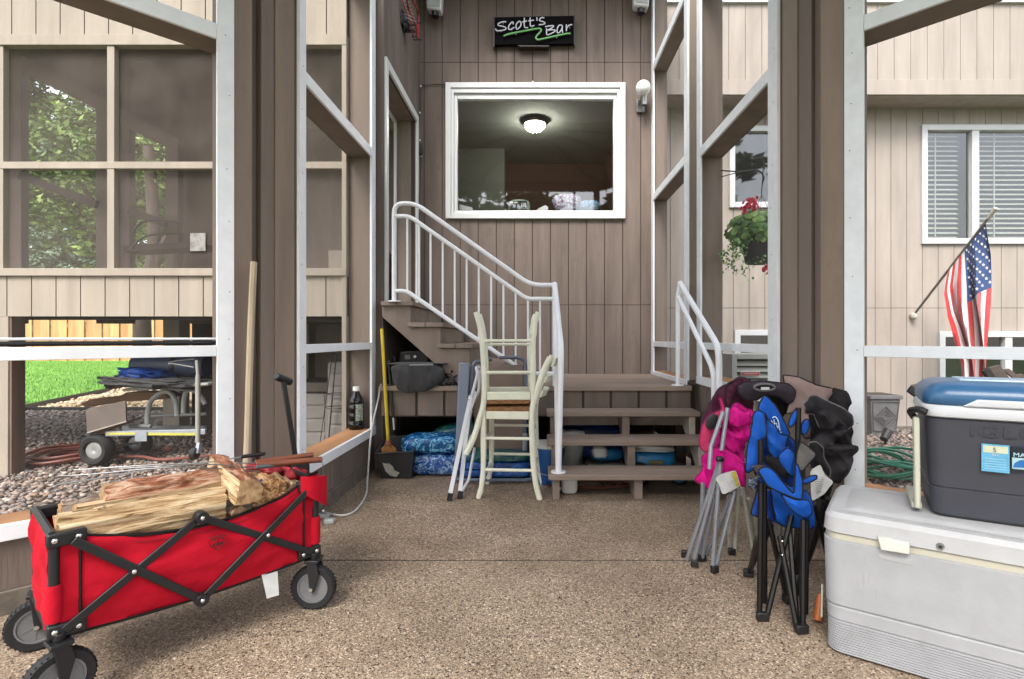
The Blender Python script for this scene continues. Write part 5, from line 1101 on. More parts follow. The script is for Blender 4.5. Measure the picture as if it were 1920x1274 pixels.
part(lid, 'recess_line', MB().tube([(.07,.035,.4985),(.30,.032,.4995),(.34,.045,.503)], .003, 6).tube([(.36,.04,.502),(La-.08,.04,.502)], .002, 6), M('grey_groove', (140,140,140), .6), w=0)
for x in (.21,.80):
    part(CO, 'latch', MB().prism([(x-.045,-.012,.452),(x+.045,-.012,.447),(x+.045,-.022,.412),(x-.035,-.022,.409)], (0,.016,0)), M('ivory_latch', (198,198,190), .4, .03, 8), w=0, bev=.004)
part(CO, 'latch_recess', MB().prism([(.165,-.0015,.404),(.265,-.0015,.404),(.262,-.0012,.372),(.172,-.0012,.376)], (0,.001,0)), M('recess_shade', (176,177,178), .6), w=0)
part(CO, 'lock_button', MB().lathe([(0,-.006),(.009,-.006),(.011,0)], (.335,-.001,.452), 16, 'y'), steel, w=0); part(CO, 'lock_core', MB().lathe([(0,-.008),(.005,-.008),(.005,-.006)], (.335,-.001,.452), 12, 'y'), black, w=0)
part(CO, 'side_cord', MB().tube([(-.006,.05,.22),(-.008,.05,.10)], .0035, 6), olive, w=0)
mb = MB(); rnd = random.Random(12)
for k in range(18):
    x = rnd.choice((rnd.gauss(.13,.03), rnd.gauss(.12,.01), rnd.uniform(.03,.95))); z = rnd.uniform(.19,.36) if k%3 else rnd.uniform(.02,.16); l = rnd.uniform(.008,.05); w_ = rnd.uniform(.0006,.0022); dx = rnd.uniform(-.004,.004); yy = -.0012 if z > .18 else .0045
    mb.prism([(x,yy+.006*(1-(z-.18)/.23) if z > .18 else .0085,z),(x+w_,yy+.006*(1-(z-.18)/.23) if z > .18 else .0085,z),(x+w_+dx,yy+.006*(1-(z-.18)/.23) if z > .18 else .0085,z+l),(x+dx,yy+.006*(1-(z-.18)/.23) if z > .18 else .0085,z+l)], (0,.0016,0))
part(CO, 'scuff_marks', mb, M('grey_scuff', (168,164,162), .8, .1), w=0, ang=0)['kind'] = 'stuff'
solo('orange_tool_handle', 'orange plastic handle leaning behind the left side of the large cooler', 'handle', MB().tube([flr(1533,1164,.014), flr(1536,1164,.014)+Vector((.012,.02,.06)), flr(1536,1164,.014)+Vector((.02,.03,.09))], [.016,.014,.01], 10), M('orange_plastic', (200,108,46), .5, .12, 10), bev=.003)
cb = R(-31)
C2 = thing('blue_lid_cooler', 'dark grey cooler with blue lid standing on the large white cooler', 'cooler', (1.342,1.815,.508), cb)
gb = M('dark_grey_plastic', (66,68,78), .42, .06, 9, .12, 160); bl = M('blue_lid_plastic', (58,112,158), .32, .07, 5, .08, 160); wr_ = M('white_rim_plastic', (214,216,220), .4, .03, 5)
a2, b2 = .66, .36
part(C2, 'body', shell([(0,.03),(.012,.016),(.05,.013),(.10,.010),(.103,.014),(.106,.011),(.335,.0),(.34,.004)], a2, b2, .05), gb, w=0, ang=35)
rim = shell([(.341,.002),(.346,-.010),(.362,-.014),(.378,-.010),(.384,-.003)], a2, b2, .055); part(C2, 'rim', rim, wr_, w=0, ang=35)
part(C2, 'rim', MB().prism([(.095,-.016,.384),(.135,-.016,.409),(.64,-.016,.409),(.64,-.016,.384)], (0,.03,0)), wr_, w=0, bev=.006)
part(C2, 'lid', shell([(.385,-.002),(.389,-.008),(.415,-.008),(.436,.0),(.452,.018),(.460,.045),(.463,.09)], a2, b2, .06), bl, w=0, ang=60)
part(C2, 'lid_plate', shell([(.4635,.10),(.468,.102),(.469,.115)], a2, b2, .04), M('lid_top_blue', (150,185,215), .3, .05, 4), w=0)
HD = part(C2, 'handle', MB().beam((-.022,.045,.015), (-.026,.04,.335), .018, .05, (0,1,0)), M('ivory_handle', (205,204,184), .5, .05, 8), w=0, bev=.006, label='ivory drop handle')
part(C2, 'handle_bar', MB().beam((-.023,.045,.02), (-.023,.30,.02), .03,.02), M('ivory_handle_bar', (205,204,184), .5), w=0, bev=.004)
part(C2, 'handle_pivot', MB().tube(rounded([(-.03,.07,.33),(-.045,.04,.355),(-.02,.01,.365),(.0,.0,.355)], .02), .012, 8), black, w=0)
def text(T, s, size, M4, mat, name='lettering', ext=.0006, sx=1):
    cu = bpy.data.curves.new('t', 'FONT'); cu.body = s; cu.size = size; cu.extrude = ext; o = bpy.data.objects.new('t', cu); C.objects.link(o)
    me = bpy.data.meshes.new_from_object(o.evaluated_get(bpy.context.evaluated_depsgraph_get())); bpy.data.objects.remove(o)
    me.transform(M4 @ Matrix.Rotation(R(90),4,'X') @ Matrix.Diagonal((sx,1,1,1))); me.materials.clear(); me.materials.append(mat)
    n = bpy.data.objects.new(name, me); C.objects.link(n); n.parent = T; return n
fyy = -.0005
def fb(x0,x1,z0,z1,y=0,t=.001): return MB().box(x0,x1,-.004-y,-.004-y+t,z0,z1)
SX = -.072
_n = len(C2.children)
stk = part(C2, 'sticker', fb(.292,.55,.185,.262), M('sticker_navy', (18,26,44), .35, .05, 5, 0), w=0)
part(stk, 'sticker_panel', fb(.218,.288,.175,.265,.0), M('sticker_cyan', (100,176,214), .35, .12, 40, 0), w=0)
part(stk, 'sticker_panel', fb(.222,.284,.237,.260,.0008), M('sticker_pale', (206,210,180), .35, .06, 40, 0), w=0)
part(stk, 'sticker_photo', fb(.294,.55,.192,.228,.0008), M('sticker_sky', (170,206,214), .35, .1, 30, 0), w=0)
part(stk, 'sticker_tent', MB().prism([(.296+x,-.0062,.197+z) for x, z in ((0,.0),(.004,.014),(.018,.025),(.034,.026),(.05,.018),(.066,.003),(.045,.004),(.04,.009),(.03,.002))], (0,.0008,0)), M('tent_blue', (30,110,180), .4, .1, 20), w=0)
part(stk, 'sticker_disc', MB().lathe([(0,-.0064),(.019,-.0064),(.019,-.006)], (.41,0,.21), 24, 'y'), M('disc_dark', (40,46,52), .4), w=0)
part(stk, 'sticker_flask', MB().box(.407,.413,-.0072,-.0066,.199,.222), whitep, w=0)
text(stk, 'IGLOO', .0155, Matrix.Translation((.325,-.0052,.2485)), whitep, sx=1.5); text(stk, 'MAXCOLD', .0185, Matrix.Translation((.296,-.0052,.2315)), M('pale_cyan_print', (190,232,240), .4), sx=1.15)
text(stk, '5', .02, Matrix.Translation((.246,-.0056,.2405)), M('teal_print', (40,110,150), .4)); text(stk, 'DAY', .009, Matrix.Translation((.243,-.0052,.227)), whitep)
mb = MB()
for i in range(5): mb.box(.226,.280,-.0054,-.005,.184+i*.008,.1865+i*.008)
part(stk, 'sticker_print', mb, M('light_print', (160,210,235), .4), w=0)
stk.location.x = SX
text(C2, 'IGLOO', .050, Matrix.Translation((.112,-.0015,.287)), M('embossed_grey', (58,61,70), .35), 'embossed_lettering', sx=1.7)
# ------------------------------------------------------------ folded camp chairs
def fabric(name, c, c2=None, **k): return wrinkle(M(name, c, .7, .14, 14, .3, 260, spec=.22, **k), 9, .3, .010)
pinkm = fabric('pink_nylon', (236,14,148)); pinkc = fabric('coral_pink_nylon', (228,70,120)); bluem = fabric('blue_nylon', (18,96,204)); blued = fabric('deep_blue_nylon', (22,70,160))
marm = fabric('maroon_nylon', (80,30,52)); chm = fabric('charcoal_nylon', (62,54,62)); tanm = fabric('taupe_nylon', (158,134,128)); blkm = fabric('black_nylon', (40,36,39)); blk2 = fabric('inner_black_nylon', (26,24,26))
pinkb = fabric('pink_binding', (150,14,92)); paper = M('printed_paper', (206,206,204), .7, .1, 30, .2)
def ZA(p): return zc(1290,720,5.793,p)
def ZB(p): return zc(1390,740,4.9,p)
def ZC(p): return zc(1490,700,4.9,p)
def ZD(p): return zc(1240,680,4.55,p)
def Z5(p): return zc(1240,900,3.98,p)
def foot(T, p, sz=.02, a=0):
    part(T, 'rubber_foot', MB().box(-sz*.6,sz*1.2,-.012,.012,-.012,.022).xf(Matrix.Translation(p) @ Matrix.Rotation(a,4,'Z')), black, bev=.004)
def legs(T, lst, r, mat, z=.014):
    for a, b in lst:
        top = at(a[0], a[1], a[2]); bot = flr(b[0], b[1], z) if len(b) == 2 else at(*b)
        part(T, 'leg', MB().tube([top, bot], r, 8), mat)
def sheet(T, name, poly, Y, mat, bind=None, **k):
    k.setdefault('fold', .012); k.setdefault('bulge', .03)
    mb = clothsheet(poly, Y, **k); o = part(T, name, mb, mat, ang=48)
    if bind: part(o, 'binding', MB().tube(mb.edge, .0035, 5, closed=True), bind)
    return o
# maroon chair
MC = thing('camp_chair', 'folded maroon camp chair with charcoal headrest and pale legs behind the pink chair', 'camp chair', tuple(flr(1385,1040)), group='folded camp chairs')
sheet(MC, 'seat_fabric', ZD([(640,125),(700,125),(765,160),(790,330),(770,420),(700,520),(600,560),(500,520),(400,520),(325,560),(335,490),(400,340),(500,220)]), 2.82, marm, chm, fs=7, seed=2, fold=.03, bulge=.06)
sheet(MC, 'seat_fold', ZD([(655,140),(700,150),(620,260),(580,360),(560,420),(540,330),(550,210)]), 2.745, marm, blk2, fs=12, seed=21, fold=.015, bulge=.03)
sheet(MC, 'headrest', ZD([(640,200),(700,168),(850,155),(1080,180),(1140,240),(1125,330),(1080,355),(1000,292),(870,265),(820,318),(720,325),(655,270)]), 2.72, chm, blkm, fs=6, seed=3, fold=.014, bulge=.05)
hc = at(*ZD([(880,212)])[0], 2.655)
part(MC, 'cup_hole', MB().tube([hc+Vector((math.cos(g*.3927)*.052,0,math.sin(g*.3927)*.017)) for g in range(16)], .006, 6, closed=True), M('grey_ring', (112,108,112), .5))
part(MC, 'hole_lining', MB().blob(hc+Vector((0,.004,0)), (.050,.006,.015), 20, 8), blk2); part(MC, 'tag', B(hc.x-.022,hc.x+.02,hc.y-.012,hc.y-.010,hc.z-.012,hc.z+.002), paper)
sheet(MC, 'back_fabric', ZD([(860,270),(1000,290),(1110,345),(1080,400),(1030,470),(960,480),(880,430)]), 2.80, blk2, fs=6, seed=9)
legs(MC, [((1414,745,2.79),(1416,800,2.79)),((1366,930,2.7),(1368,1033)),((1386,915,2.72),(1377,1036)),((1391,910,2.74),(1413,1040)),((1403,935,2.72),(1416,1016)),((1372,905,2.7),(1368,1000,2.70)),((1395,860,2.74),(1390,930,2.72)),((1418,965,2.66),(1420,1028))], .010, olive)
for p in ((1370,1036),(1414,1042)): foot(MC, flr(*p, .014))
# pink chair
PK = thing('camp_chair', 'folded bright pink camp chair with grey tubes and round black cup holder', 'camp chair', tuple(flr(1320,1060)), group='folded camp chairs')
sheet(PK, 'back_panel', ZA([(400,330),(600,300),(640,500),(610,760),(560,1000),(480,930),(300,900),(240,760),(250,600),(330,480)]), 2.66, pinkm, fs=9, seed=44, fold=.03)
sheet(PK, 'arm_fabric', ZA([(325,150),(355,155),(405,290),(385,330),(340,430),(300,520),(240,600),(225,640),(250,700),(205,755),(150,715),(115,650),(120,580),(150,450),(220,345),(300,300),(365,280)]), 2.56, pinkc, pinkb, fs=9, seed=5, fold=.012, bulge=.025)
sheet(PK, 'seat_fabric', ZA([(435,270),(500,195),(560,220),(600,270),(695,280),(690,360),(650,450),(655,520),(640,600),(600,650),(520,730),(470,740),(380,690),(300,690),(330,600),(400,480),(430,420)]), 2.60, pinkm, pinkb, fs=11, seed=6, fold=.035, bulge=.05)
sheet(PK, 'seat_fold', ZA([(440,300),(500,230),(570,300),(680,300),(640,420),(560,460),(480,450),(430,420)]), 2.545, pinkm, pinkb, fs=12, seed=26, fold=.02, bulge=.03)
sheet(PK, 'skirt_fabric', ZA([(250,700),(320,680),(400,700),(490,750),(560,800),(590,850),(625,1050),(610,1110),(560,1100),(520,1010),(420,1000),(340,1020),(300,1150),(240,1150),(150,1100),(65,1050),(130,950),(150,870),(130,800),(190,770)]), 2.55, pinkm, pinkb, fs=10, seed=7, fold=.03, bulge=.045)
cc = at(*ZA([(262,412)])[0], 2.525); part(PK, 'cup_holder', MB().blob(cc, (.030,.008,.039), 24, 12, .1, 8).xf(Matrix.Translation(cc) @ Matrix.Rotation(R(25),4,'Y') @ Matrix.Translation(-cc)), M('black_mesh', (18,18,22), .5, .3, 60, .8, 200))
mb = clothsheet(ZA([(290,1030),(350,980),(520,938),(575,1115),(370,1205),(340,1100)]), 2.46, 0, .004, 6, 3); tg_ = part(PK, 'care_tag', mb, paper)
a_, b_, c_, d_ = [at(*p, 2.450) for p in ZA([(470,965),(515,952),(562,1110),(532,1120)])]; part(tg_, 'tag_stripe', MB().prism([a_,b_,c_,d_], (0,.0008,0)), M('yellow_print', (206,186,70), .6, .3, 60))
legs(PK, [((1356,772,2.50),(1333,838,2.50)),((1364,765,2.52),(1353,845,2.5)),((1350,862,2.48),(1288,1050)),((1352,862,2.47),(1300,1056)),((1351,862,2.47),(1336,1068)),((1378,920,2.5),(1341,1066)),((1318,905,2.53),(1313,1046)),((1340,930,2.53),(1316,1048)),((1333,838,2.50),(1330,880,2.48)),((1372,925,2.52),(1322,1045))], .0105, silver)
part(PK, 'hub_joint', MB().blob(at(1350,861,2.455), (.018,.014,.012), 12, 8, p=4), black)
for p in ((1282,1040),(1300,1058),(1314,1048),(1338,1070)): foot(PK, flr(*p, .014), a=random.uniform(-.5,.5))
# tan chair at the post
TC = thing('camp_chair', 'folded taupe and black camp chair with wide backrest leaning on the right post', 'camp chair', tuple(flr(1580,1010)), group='folded camp chairs')
sheet(TC, 'back_fabric', ZD([(1030,105),(1150,120),(1300,190),(1450,220),(1480,330),(1440,430),(1370,540),(1290,640),(1220,650),(1150,560),(1120,430),(1060,440),(1090,330),(1100,240),(1040,180)]), 2.74, tanm, blk2, fs=4, seed=8, fold=.03, bulge=.05)
sheet(TC, 'back_end', ZD([(1450,215),(1560,245),(1655,300),(1640,400),(1635,520),(1600,560),(1540,520),(1480,400),(1420,330)]), 2.66, blkm, blk2, fs=6, seed=9, fold=.03, bulge=.05)
legs(TC, [((1588,790,2.6),(1590,1000)),((1598,790,2.62),(1600,990)),((1535,900,2.6),(1560,1040)),((1560,900,2.6),(1515,1050)),((1550,880,2.62),(1548,1030)),((1500,850,2.6),(1492,1040))], .0115, blackm)
# black chair
BC = thing('camp_chair', 'folded crumpled black camp chair with printed paper tag beside the large cooler', 'camp chair', tuple(flr(1530,1075)), group='folded camp chairs')
sheet(BC, 'back_fabric', ZD([(1170,345),(1280,285),(1340,285),(1500,370),(1600,440),(1605,520),(1565,570),(1440,560),(1360,560),(1310,440),(1200,430)]), 2.50, blkm, M('grey_piping', (110,108,104), .6), fs=6, seed=11, fold=.045, bulge=.06)
sheet(BC, 'back_panel', ZD([(1240,430),(1580,430),(1600,560),(1600,800),(1540,980),(1400,1010),(1290,900),(1240,700)]), 2.62, blk2, None, fs=6, seed=46, fold=.04)
sheet(BC, 'back_flap', ZD([(1290,420),(1360,390),(1440,420),(1560,530),(1420,560),(1360,570),(1320,490)]), 2.42, blkm, blk2, fs=7, seed=31, fold=.03, bulge=.05)
sheet(BC, 'seat_fabric', ZD([(1240,690),(1310,620),(1400,560),(1570,560),(1520,620),(1450,700),(1640,700),(1648,745),(1600,790),(1620,830),(1560,960),(1490,1020),(1400,990),(1340,880),(1270,760)]), 2.46, blkm, blk2, fs=5, seed=12, fold=.05, bulge=.07)
sheet(BC, 'seat_roll', ZD([(1450,700),(1520,712),(1640,702),(1648,745),(1560,772),(1440,760),(1380,730)]), 2.37, blkm, blk2, fs=5, seed=13, fold=.02, bulge=.03)
sheet(BC, 'side_pocket', ZD([(1245,680),(1300,665),(1360,720),(1365,800),(1420,900),(1410,980),(1340,900),(1260,900),(1240,800)]), 2.38, blk2, M('grey_piping_b', (96,94,92), .6), fs=7, seed=14, fold=.03, bulge=.03)
mb = clothsheet(ZD([(1270,930),(1350,865),(1390,960),(1475,1020),(1380,1120),(1280,1185)]), 2.26, .0, .012, 7, 5); pt = part(BC, 'paper_tag', mb, paper)
mb = MB()
for i in range(9): a_, b_ = [at(*p, 2.238) for p in ZD([(1300+i*3,985+i*17),(1395-i*4,985+i*14)])]; mb.tube([a_, b_], .0009, 4)
part(pt, 'tag_print', mb, M('grey_ink', (120,120,120), .7))
legs(BC, [((1540,938,2.25),(1493,1115)),((1555,935,2.28),(1515,1052)),((1505,960,2.25),(1492,1070)),((1535,940,2.3),(1537,1010)),((1525,945,2.22),(1565,1090)),((1500,915,2.3),(1494,1068))], .012, blackm)
foot(BC, flr(1490,1072,.014)); foot(BC, flr(1473,1122,.014), a=.5)
# blue chair
BL = thing('camp_chair', 'folded royal blue camp chair with black legs at the front of the chair cluster', 'camp chair', tuple(flr(1470,1160)), group='folded camp chairs')
bk = blk2
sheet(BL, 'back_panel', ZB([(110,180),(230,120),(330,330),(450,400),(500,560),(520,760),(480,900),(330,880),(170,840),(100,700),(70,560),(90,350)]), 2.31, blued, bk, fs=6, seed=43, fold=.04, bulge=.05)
sheet(BL, 'side_flap', ZB([(330,560),(420,480),(495,560),(500,700),(450,760),(400,700),(345,630)]), 2.2, bluem, bk, fs=7, seed=45, fold=.02, bulge=.04)
sheet(BL, 'back_fabric', ZB([(200,5),(240,25),(310,100),(380,240),(440,370),(400,390),(350,372),(290,290),(225,215),(215,170),(140,150),(160,90)]), 2.26, bluem, bk, fs=6, seed=15, fold=.012, bulge=.03)
sheet(BL, 'sleeve', ZB([(110,145),(180,150),(215,185),(215,330),(205,400),(170,400),(178,560),(140,640),(60,720),(30,700),(30,620),(50,520),(80,330),(95,200)]), 2.18, bluem, bk, fs=6, seed=16, fold=.02, bulge=.04)
sheet(BL, 'seat_fabric', ZB([(215,215),(290,290),(350,370),(445,380),(400,490),(440,470),(495,560),(490,700),(440,740),(380,680),(330,590),(280,570),(235,530),(210,400)]), 2.22, bluem, bk, fs=7, seed=17, fold=.03, bulge=.06)
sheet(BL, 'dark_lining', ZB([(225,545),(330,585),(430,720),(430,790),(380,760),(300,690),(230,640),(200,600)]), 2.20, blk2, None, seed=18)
sheet(BL, 'lower_fabric', ZB([(240,850),(300,760),(420,830),(555,820),(610,900),(640,1010),(655,1195),(560,1225),(400,1222),(310,1165),(270,1000)]), 2.16, bluem, bk, fs=6, seed=19, fold=.035, bulge=.06)
sheet(BL, 'lower_fold', ZB([(350,900),(450,950),(600,960),(632,1060),(620,1120),(560,1130),(480,1080),(410,1010)]), 2.075, bluem, bk, fs=7, seed=20, fold=.02, bulge=.04)
sheet(BL, 'arm_band', ZB([(150,700),(230,660),(300,700),(380,800),(450,880),(485,920),(490,640),(512,640),(555,800),(557,965),(480,952),(350,900),(240,840),(190,760)]), 2.05, bluem, bk, fs=7, seed=22, fold=.012, bulge=.02)
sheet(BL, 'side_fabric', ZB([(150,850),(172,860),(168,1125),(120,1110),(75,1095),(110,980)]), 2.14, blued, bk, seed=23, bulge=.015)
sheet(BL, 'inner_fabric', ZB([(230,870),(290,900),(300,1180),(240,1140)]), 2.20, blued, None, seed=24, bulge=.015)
sheet(BL, 'cup_holder', ZB([(500,125),(516,140),(505,230),(470,280),(440,300),(425,280),(450,190),(480,140)]), 2.16, bluem, bk, seed=25, bulge=.02); sheet(BL, 'cup_holder', ZB([(560,240),(610,220),(620,290),(600,360),(560,370),(550,300)]), 2.2, bluem, bk, seed=27, bulge=.02)
sheet(BL, 'strap', ZB([(560,790),(620,750),(690,740),(690,770),(620,812),(570,822)]), 2.08, bluem, bk, seed=28, bulge=.01, fold=.004)
sheet(BL, 'mesh_pouch', ZB([(545,430),(600,470),(690,545),(640,620),(550,715),(500,640),(510,540)]), 2.1, M('grey_mesh', (88,84,82), .4, .2, 30, .4, 200), bk, seed=29, bulge=.015, fold=.01)
sheet(BL, 'dark_bag', ZB([(40,690),(130,655),(155,720),(110,775),(60,770),(60,860),(160,880),(150,780),(190,760),(200,700),(120,640)]), 2.13, bagmat('dark_plastic', (18,20,30), (36,40,56), (120,130,150), 30), None, seed=30, bulge=.02)
mb = MB(); lw_ = [(285,215),(310,205),(335,235),(345,280),(355,330)]
mb.tube(smoothpath([at(*p, 2.215) for p in ZB(lw_)]), .0022, 5)
for a, b in (((300,230),(305,275)),((300,275),(320,262)),((322,262),(330,300)),((340,290),(332,318)),((275,240),(330,330)),((355,345),(368,350))): mb.tube([at(*ZB([a])[0], 2.215), at(*ZB([b])[0], 2.215)], .002, 5)
part(BL, 'logo', mb, M('white_logo', (210,225,240), .6))
legs(BL, [((1426,825,2.13),(1426,880,2.13)),((1427,905,2.12),(1424,1155)),((1433,905,2.14),(1434,1130)),((1484,965,2.14),(1437,1158)),((1441,975,2.16),(1476,1124)),((1462,1005,2.1),(1494,1178)),((1478,965,2.2),(1494,1170)),((1506,975,2.06),(1505,1178)),((1512,975,2.1),(1510,1150)),((1447,985,2.3),(1404,1072)),((1420,1010,2.2),(1405,1075)),((1500,1000,2.2),(1505,1150)),((1497,765,2.15),(1495,860,2.15)),((1503,830,2.16),(1507,980,2.14))], .0115, blackm)
for p, a in (((1426,1158),0),((1500,1182),.1),((1400,1076),-.4),((1478,1126),.3)): foot(BL, flr(*p, .014), .026, a)
part(BL, 'hub_joint', MB().lathe([(0,-.01),(.022,-.01),(.024,.012),(0,.014)], at(1426,880,2.1), 16), M('brown_joint', (72,62,54), .5)); part(BL, 'hub_joint', MB().lathe([(0,-.01),(.018,-.01),(.02,.012),(0,.014)], at(1509,912,2.1), 16), M('brown_joint2', (60,54,50), .5))
mb = MB()
for p in ((1467,1015),(1467,1041),(1505,1032)): mb.blob(at(*p, 2.065), (.005,.005,.005), 8, 6)
part(BL, 'rivet', mb, chromes)
# ------------------------------------------------------------ things under and behind the steps
def bucket(name, label, c, r, h, mat, lidm=None):
    T = thing(name, label, 'bucket', tuple(c)); part(T, 'pail', MB().lathe([(0,0),(r*.86,0),(r*.88,.004),(r,h-.03),(r*1.05,h-.028),(r*1.05,h),(r*.96,h),(r*.93,h-.02),(0,h-.03)], c, 32), mat)
    if lidm: part(T, 'lid', MB().lathe([(r*1.06,h-.02),(r*1.08,h+.004),(r*.9,h+.012),(0,h+.012),(0,h+.002),(r*1.0,h+.002)], c, 32), lidm)
    part(T, 'bail', MB().tube(smoothpath([Vector(c)+Vector((-r*1.05,0,h-.05)), Vector(c)+Vector((-r*.6,-r*1.0,h*.35)), Vector(c)+Vector((r*.6,-r*1.0,h*.35)), Vector(c)+Vector((r*1.05,0,h-.05))]), .003, 6), steel); return T
bucket('plastic_bucket', 'bright blue lidded bucket left of the front steps behind the stools', (.10,4.10,0), .12, .30, M('blue_pail', (20,84,150), .4, .08, 6), whitep)
bucket('plastic_bucket', 'white bucket behind the left end of the bottom step', (.27,4.34,0), .12, .34, M('white_pail', (190,192,192), .4, .06, 6), whitep)
JG = thing('white_jug', 'white plastic jug under the bottom step behind the handrail flange', 'jug', (.235,3.80,0)); part(JG, 'body', MB().blob((.24,3.82,.065), (.06,.05,.066), 20, 12, p=4).lathe([(.022,.12),(.022,.142),(0,.142)], (.24,3.82,.0), 16), whitep); part(JG, 'handle', MB().tube(smoothpath([(.19,3.80,.03),(.155,3.80,.05),(.155,3.80,.09),(.19,3.80,.11)]), .008, 8), whitep)
PC = thing('pool_cleaner', 'blue and black wheeled pool cleaner on the ground under the steps', 'pool cleaner', (.95,4.15,0))
pcb = M('cleaner_blue', (28,110,160), .35, .1, 8); part(PC, 'body', MB().blob((.90,4.18,.17), (.20,.15,.085), 28, 14, .08, 4, 3.2), pcb); part(PC, 'vent', MB().box(.86,.97,4.02,4.05,.15,.185), M('olive_panel', (98,92,52), .5), bev=.006); part(PC, 'front_panel', MB().box(.84,1.0,4.025,4.06,.08,.145), M('beige_panel', (130,118,98), .5), bev=.01)
for x in (.79,1.09):
    W = part(PC, 'wheel', MB().lathe([(0,-.026),(.058,-.026),(.062,-.012),(.062,.012),(0,.02)], (x,4.02,.085), 28, 'y'), pcb); part(W, 'tyre', MB().lathe([(.062,-.028),(.082,-.022),(.084,.02),(.062,.026),(.062,-.028)], (x,4.02,.085), 32, 'y'), rub)
part(PC, 'hose_loop', MB().tube(smoothpath([(.72,4.1,.27),(.80,4.02,.29),(.95,3.99,.285),(1.05,4.06,.27),(1.0,4.2,.27),(.8,4.2,.275)]), .014, 8).tube(smoothpath([(.74,4.1,.25),(.85,4.03,.262),(.98,4.02,.26),(1.07,4.1,.25)]), .012, 8), whitep)
IR = thing('blue_appliance', 'small white and blue appliance resting on a grey box under the steps', 'appliance', (.55,4.25,.12)); part(IR, 'body', MB().blob((.56,4.2,.20), (.13,.08,.05), 24, 12, .2, 5, 2.6, 2), pcb); part(IR, 'cover', MB().blob((.50,4.15,.225), (.06,.05,.045), 18, 10, .2, 5, 3, 3), whitep)
solo('grey_box', 'low grey plastic box under the steps beneath the blue appliance', 'box', B(.40,.68,4.1,4.32,.005,.135), M('grey_box_plastic', (118,114,108), .6, .1, 8), bev=.012)
pillow('blue_tarp', 'dark blue rolled tarp at the back under the deck behind the steps', 'tarp', Vector((.48,4.75,.20)), (.36,.14,.16), M('tarp_blue', (22,54,120), .4, .2, 8, .4, 20), seed=9, amp=.2, group=None)
solo('red_hose', 'dark red coiled cord on the ground under the bottom step', 'hose', MB().tube(smoothpath([(.30+.20*(1+.1*k%3)*math.cos(k*.9)*.6+.1, 4.0+.10*math.sin(k*.9), .01+.004*(k%3)) for k in range(22)]), .007, 6), M('dark_red_hose', (110,50,40), .6))
# ------------------------------------------------------------ outside left: cart, table, hose, box
K_ = 4.74
CT = thing('dock_cart', 'wheeled cart with yellow striped rails and grey toe plate on the river rock', 'cart', tuple(flr(290,868)))
alu = M('cart_aluminium', (176,182,190), .4, .08, 10, .05, metal=.4); yel = M('yellow_stripe', (214,206,90), .5)
v_ = lambda x, y, Y=4.74: at(150+x/5.54, 650+y/5.54, Y)
part(CT, 'rail', MB().beam(v_(275,905), v_(1310,885), .03, .045), alu, bev=.003); part(CT, 'rail', MB().beam(v_(450,850,5.3), v_(1310,845,5.3), .03, .045), alu, bev=.003)
part(CT, 'stripe', MB().beam(v_(280,908,4.722), v_(570,905,4.722), .004, .018), yel); part(CT, 'stripe', MB().beam(v_(695,910,4.722), v_(1205,912,4.722), .004, .022), yel)
part(CT, 'mounting_plate', MB().prism([v_(570,888,4.71),v_(692,888,4.71),v_(692,985,4.71),v_(570,985,4.71)], (0,.006,0)), alu)
part(CT, 'toe_plate', MB().prism([v_(60,660,4.68),v_(100,640,4.68),v_(470,565,4.7),v_(480,780,4.7),v_(70,905,4.68)], (0,.02,0)), M('grey_brown_plate', (112,100,92), .6, .12, 8), bev=.003)
part(CT, 'toe_shelf', MB().prism([v_(70,905,4.68),v_(480,785,4.7),v_(640,745,5.1),v_(250,900,5.1)], (0,0,.012)), M('pale_shelf', (170,158,146), .6, .12, 8))
for (x, y, Y, r, w_) in ((182,1072,4.74,.138,.08),(600,1000,5.3,.125,.08)):
    c = v_(x,y,Y); W = part(CT, 'wheel', MB().lathe([(0,-w_*.45),(r*.3,-w_*.55),(r*.55,-w_*.5),(r*.58,w_*.3),(0,w_*.3)], c, 28, 'y'), M('alu_rim', (190,190,188), .35, .1, 10, .05, metal=.6))
    part(W, 'tyre', MB().lathe([(r*.52,-w_*.5),(r*.62,-w_*.75),(r*.85,-w_*.8),(r,-w_*.45),(r*1.02,0),(r,w_*.45),(r*.85,w_*.8),(r*.62,w_*.75),(r*.52,w_*.5),(r*.52,-w_*.5)], c, 32, 'y'), rub)
part(CT, 'axle', MB().tube([v_(190,1060,4.78), v_(600,1000,5.3)], .012, 8), alu)
c = v_(1190,1110,4.6); part(CT, 'caster', MB().lathe([(0,-.02),(.05,-.022),(.055,0),(.05,.022),(0,.02)], c, 20, 'x'), rub); part(CT, 'caster_fork', MB().beam(c+Vector((.03,0,0)), v_(1245,1000,4.62), .03, .04), alu)
part(CT, 'upright', MB().tube([v_(1225,1000,4.62), v_(1225,300,4.62)], .020, 10).tube([v_(1225,300,4.62), v_(1212,140,4.62)], .014, 10), M('pale_upright', (176,174,166), .5))
part(CT, 'wire_clip', MB().tube(smoothpath([v_(1190,130,4.6),v_(950,160,4.62),v_(930,185,4.62),v_(960,180,4.62),v_(1180,218,4.6)]), .006, 6), steel)
FTB = thing('outdoor_table', 'white oval table top with arched tubular legs carried on the cart', 'table', tuple(v_(900,830)))
part(FTB, 'tabletop', MB().prism([v_(430,440,4.8),v_(1330,375,4.8),v_(1330,410,4.8),v_(430,470,4.8)], (0,.55,0)), M('white_tabletop', (200,196,188), .45, .1, 8), bev=.015)
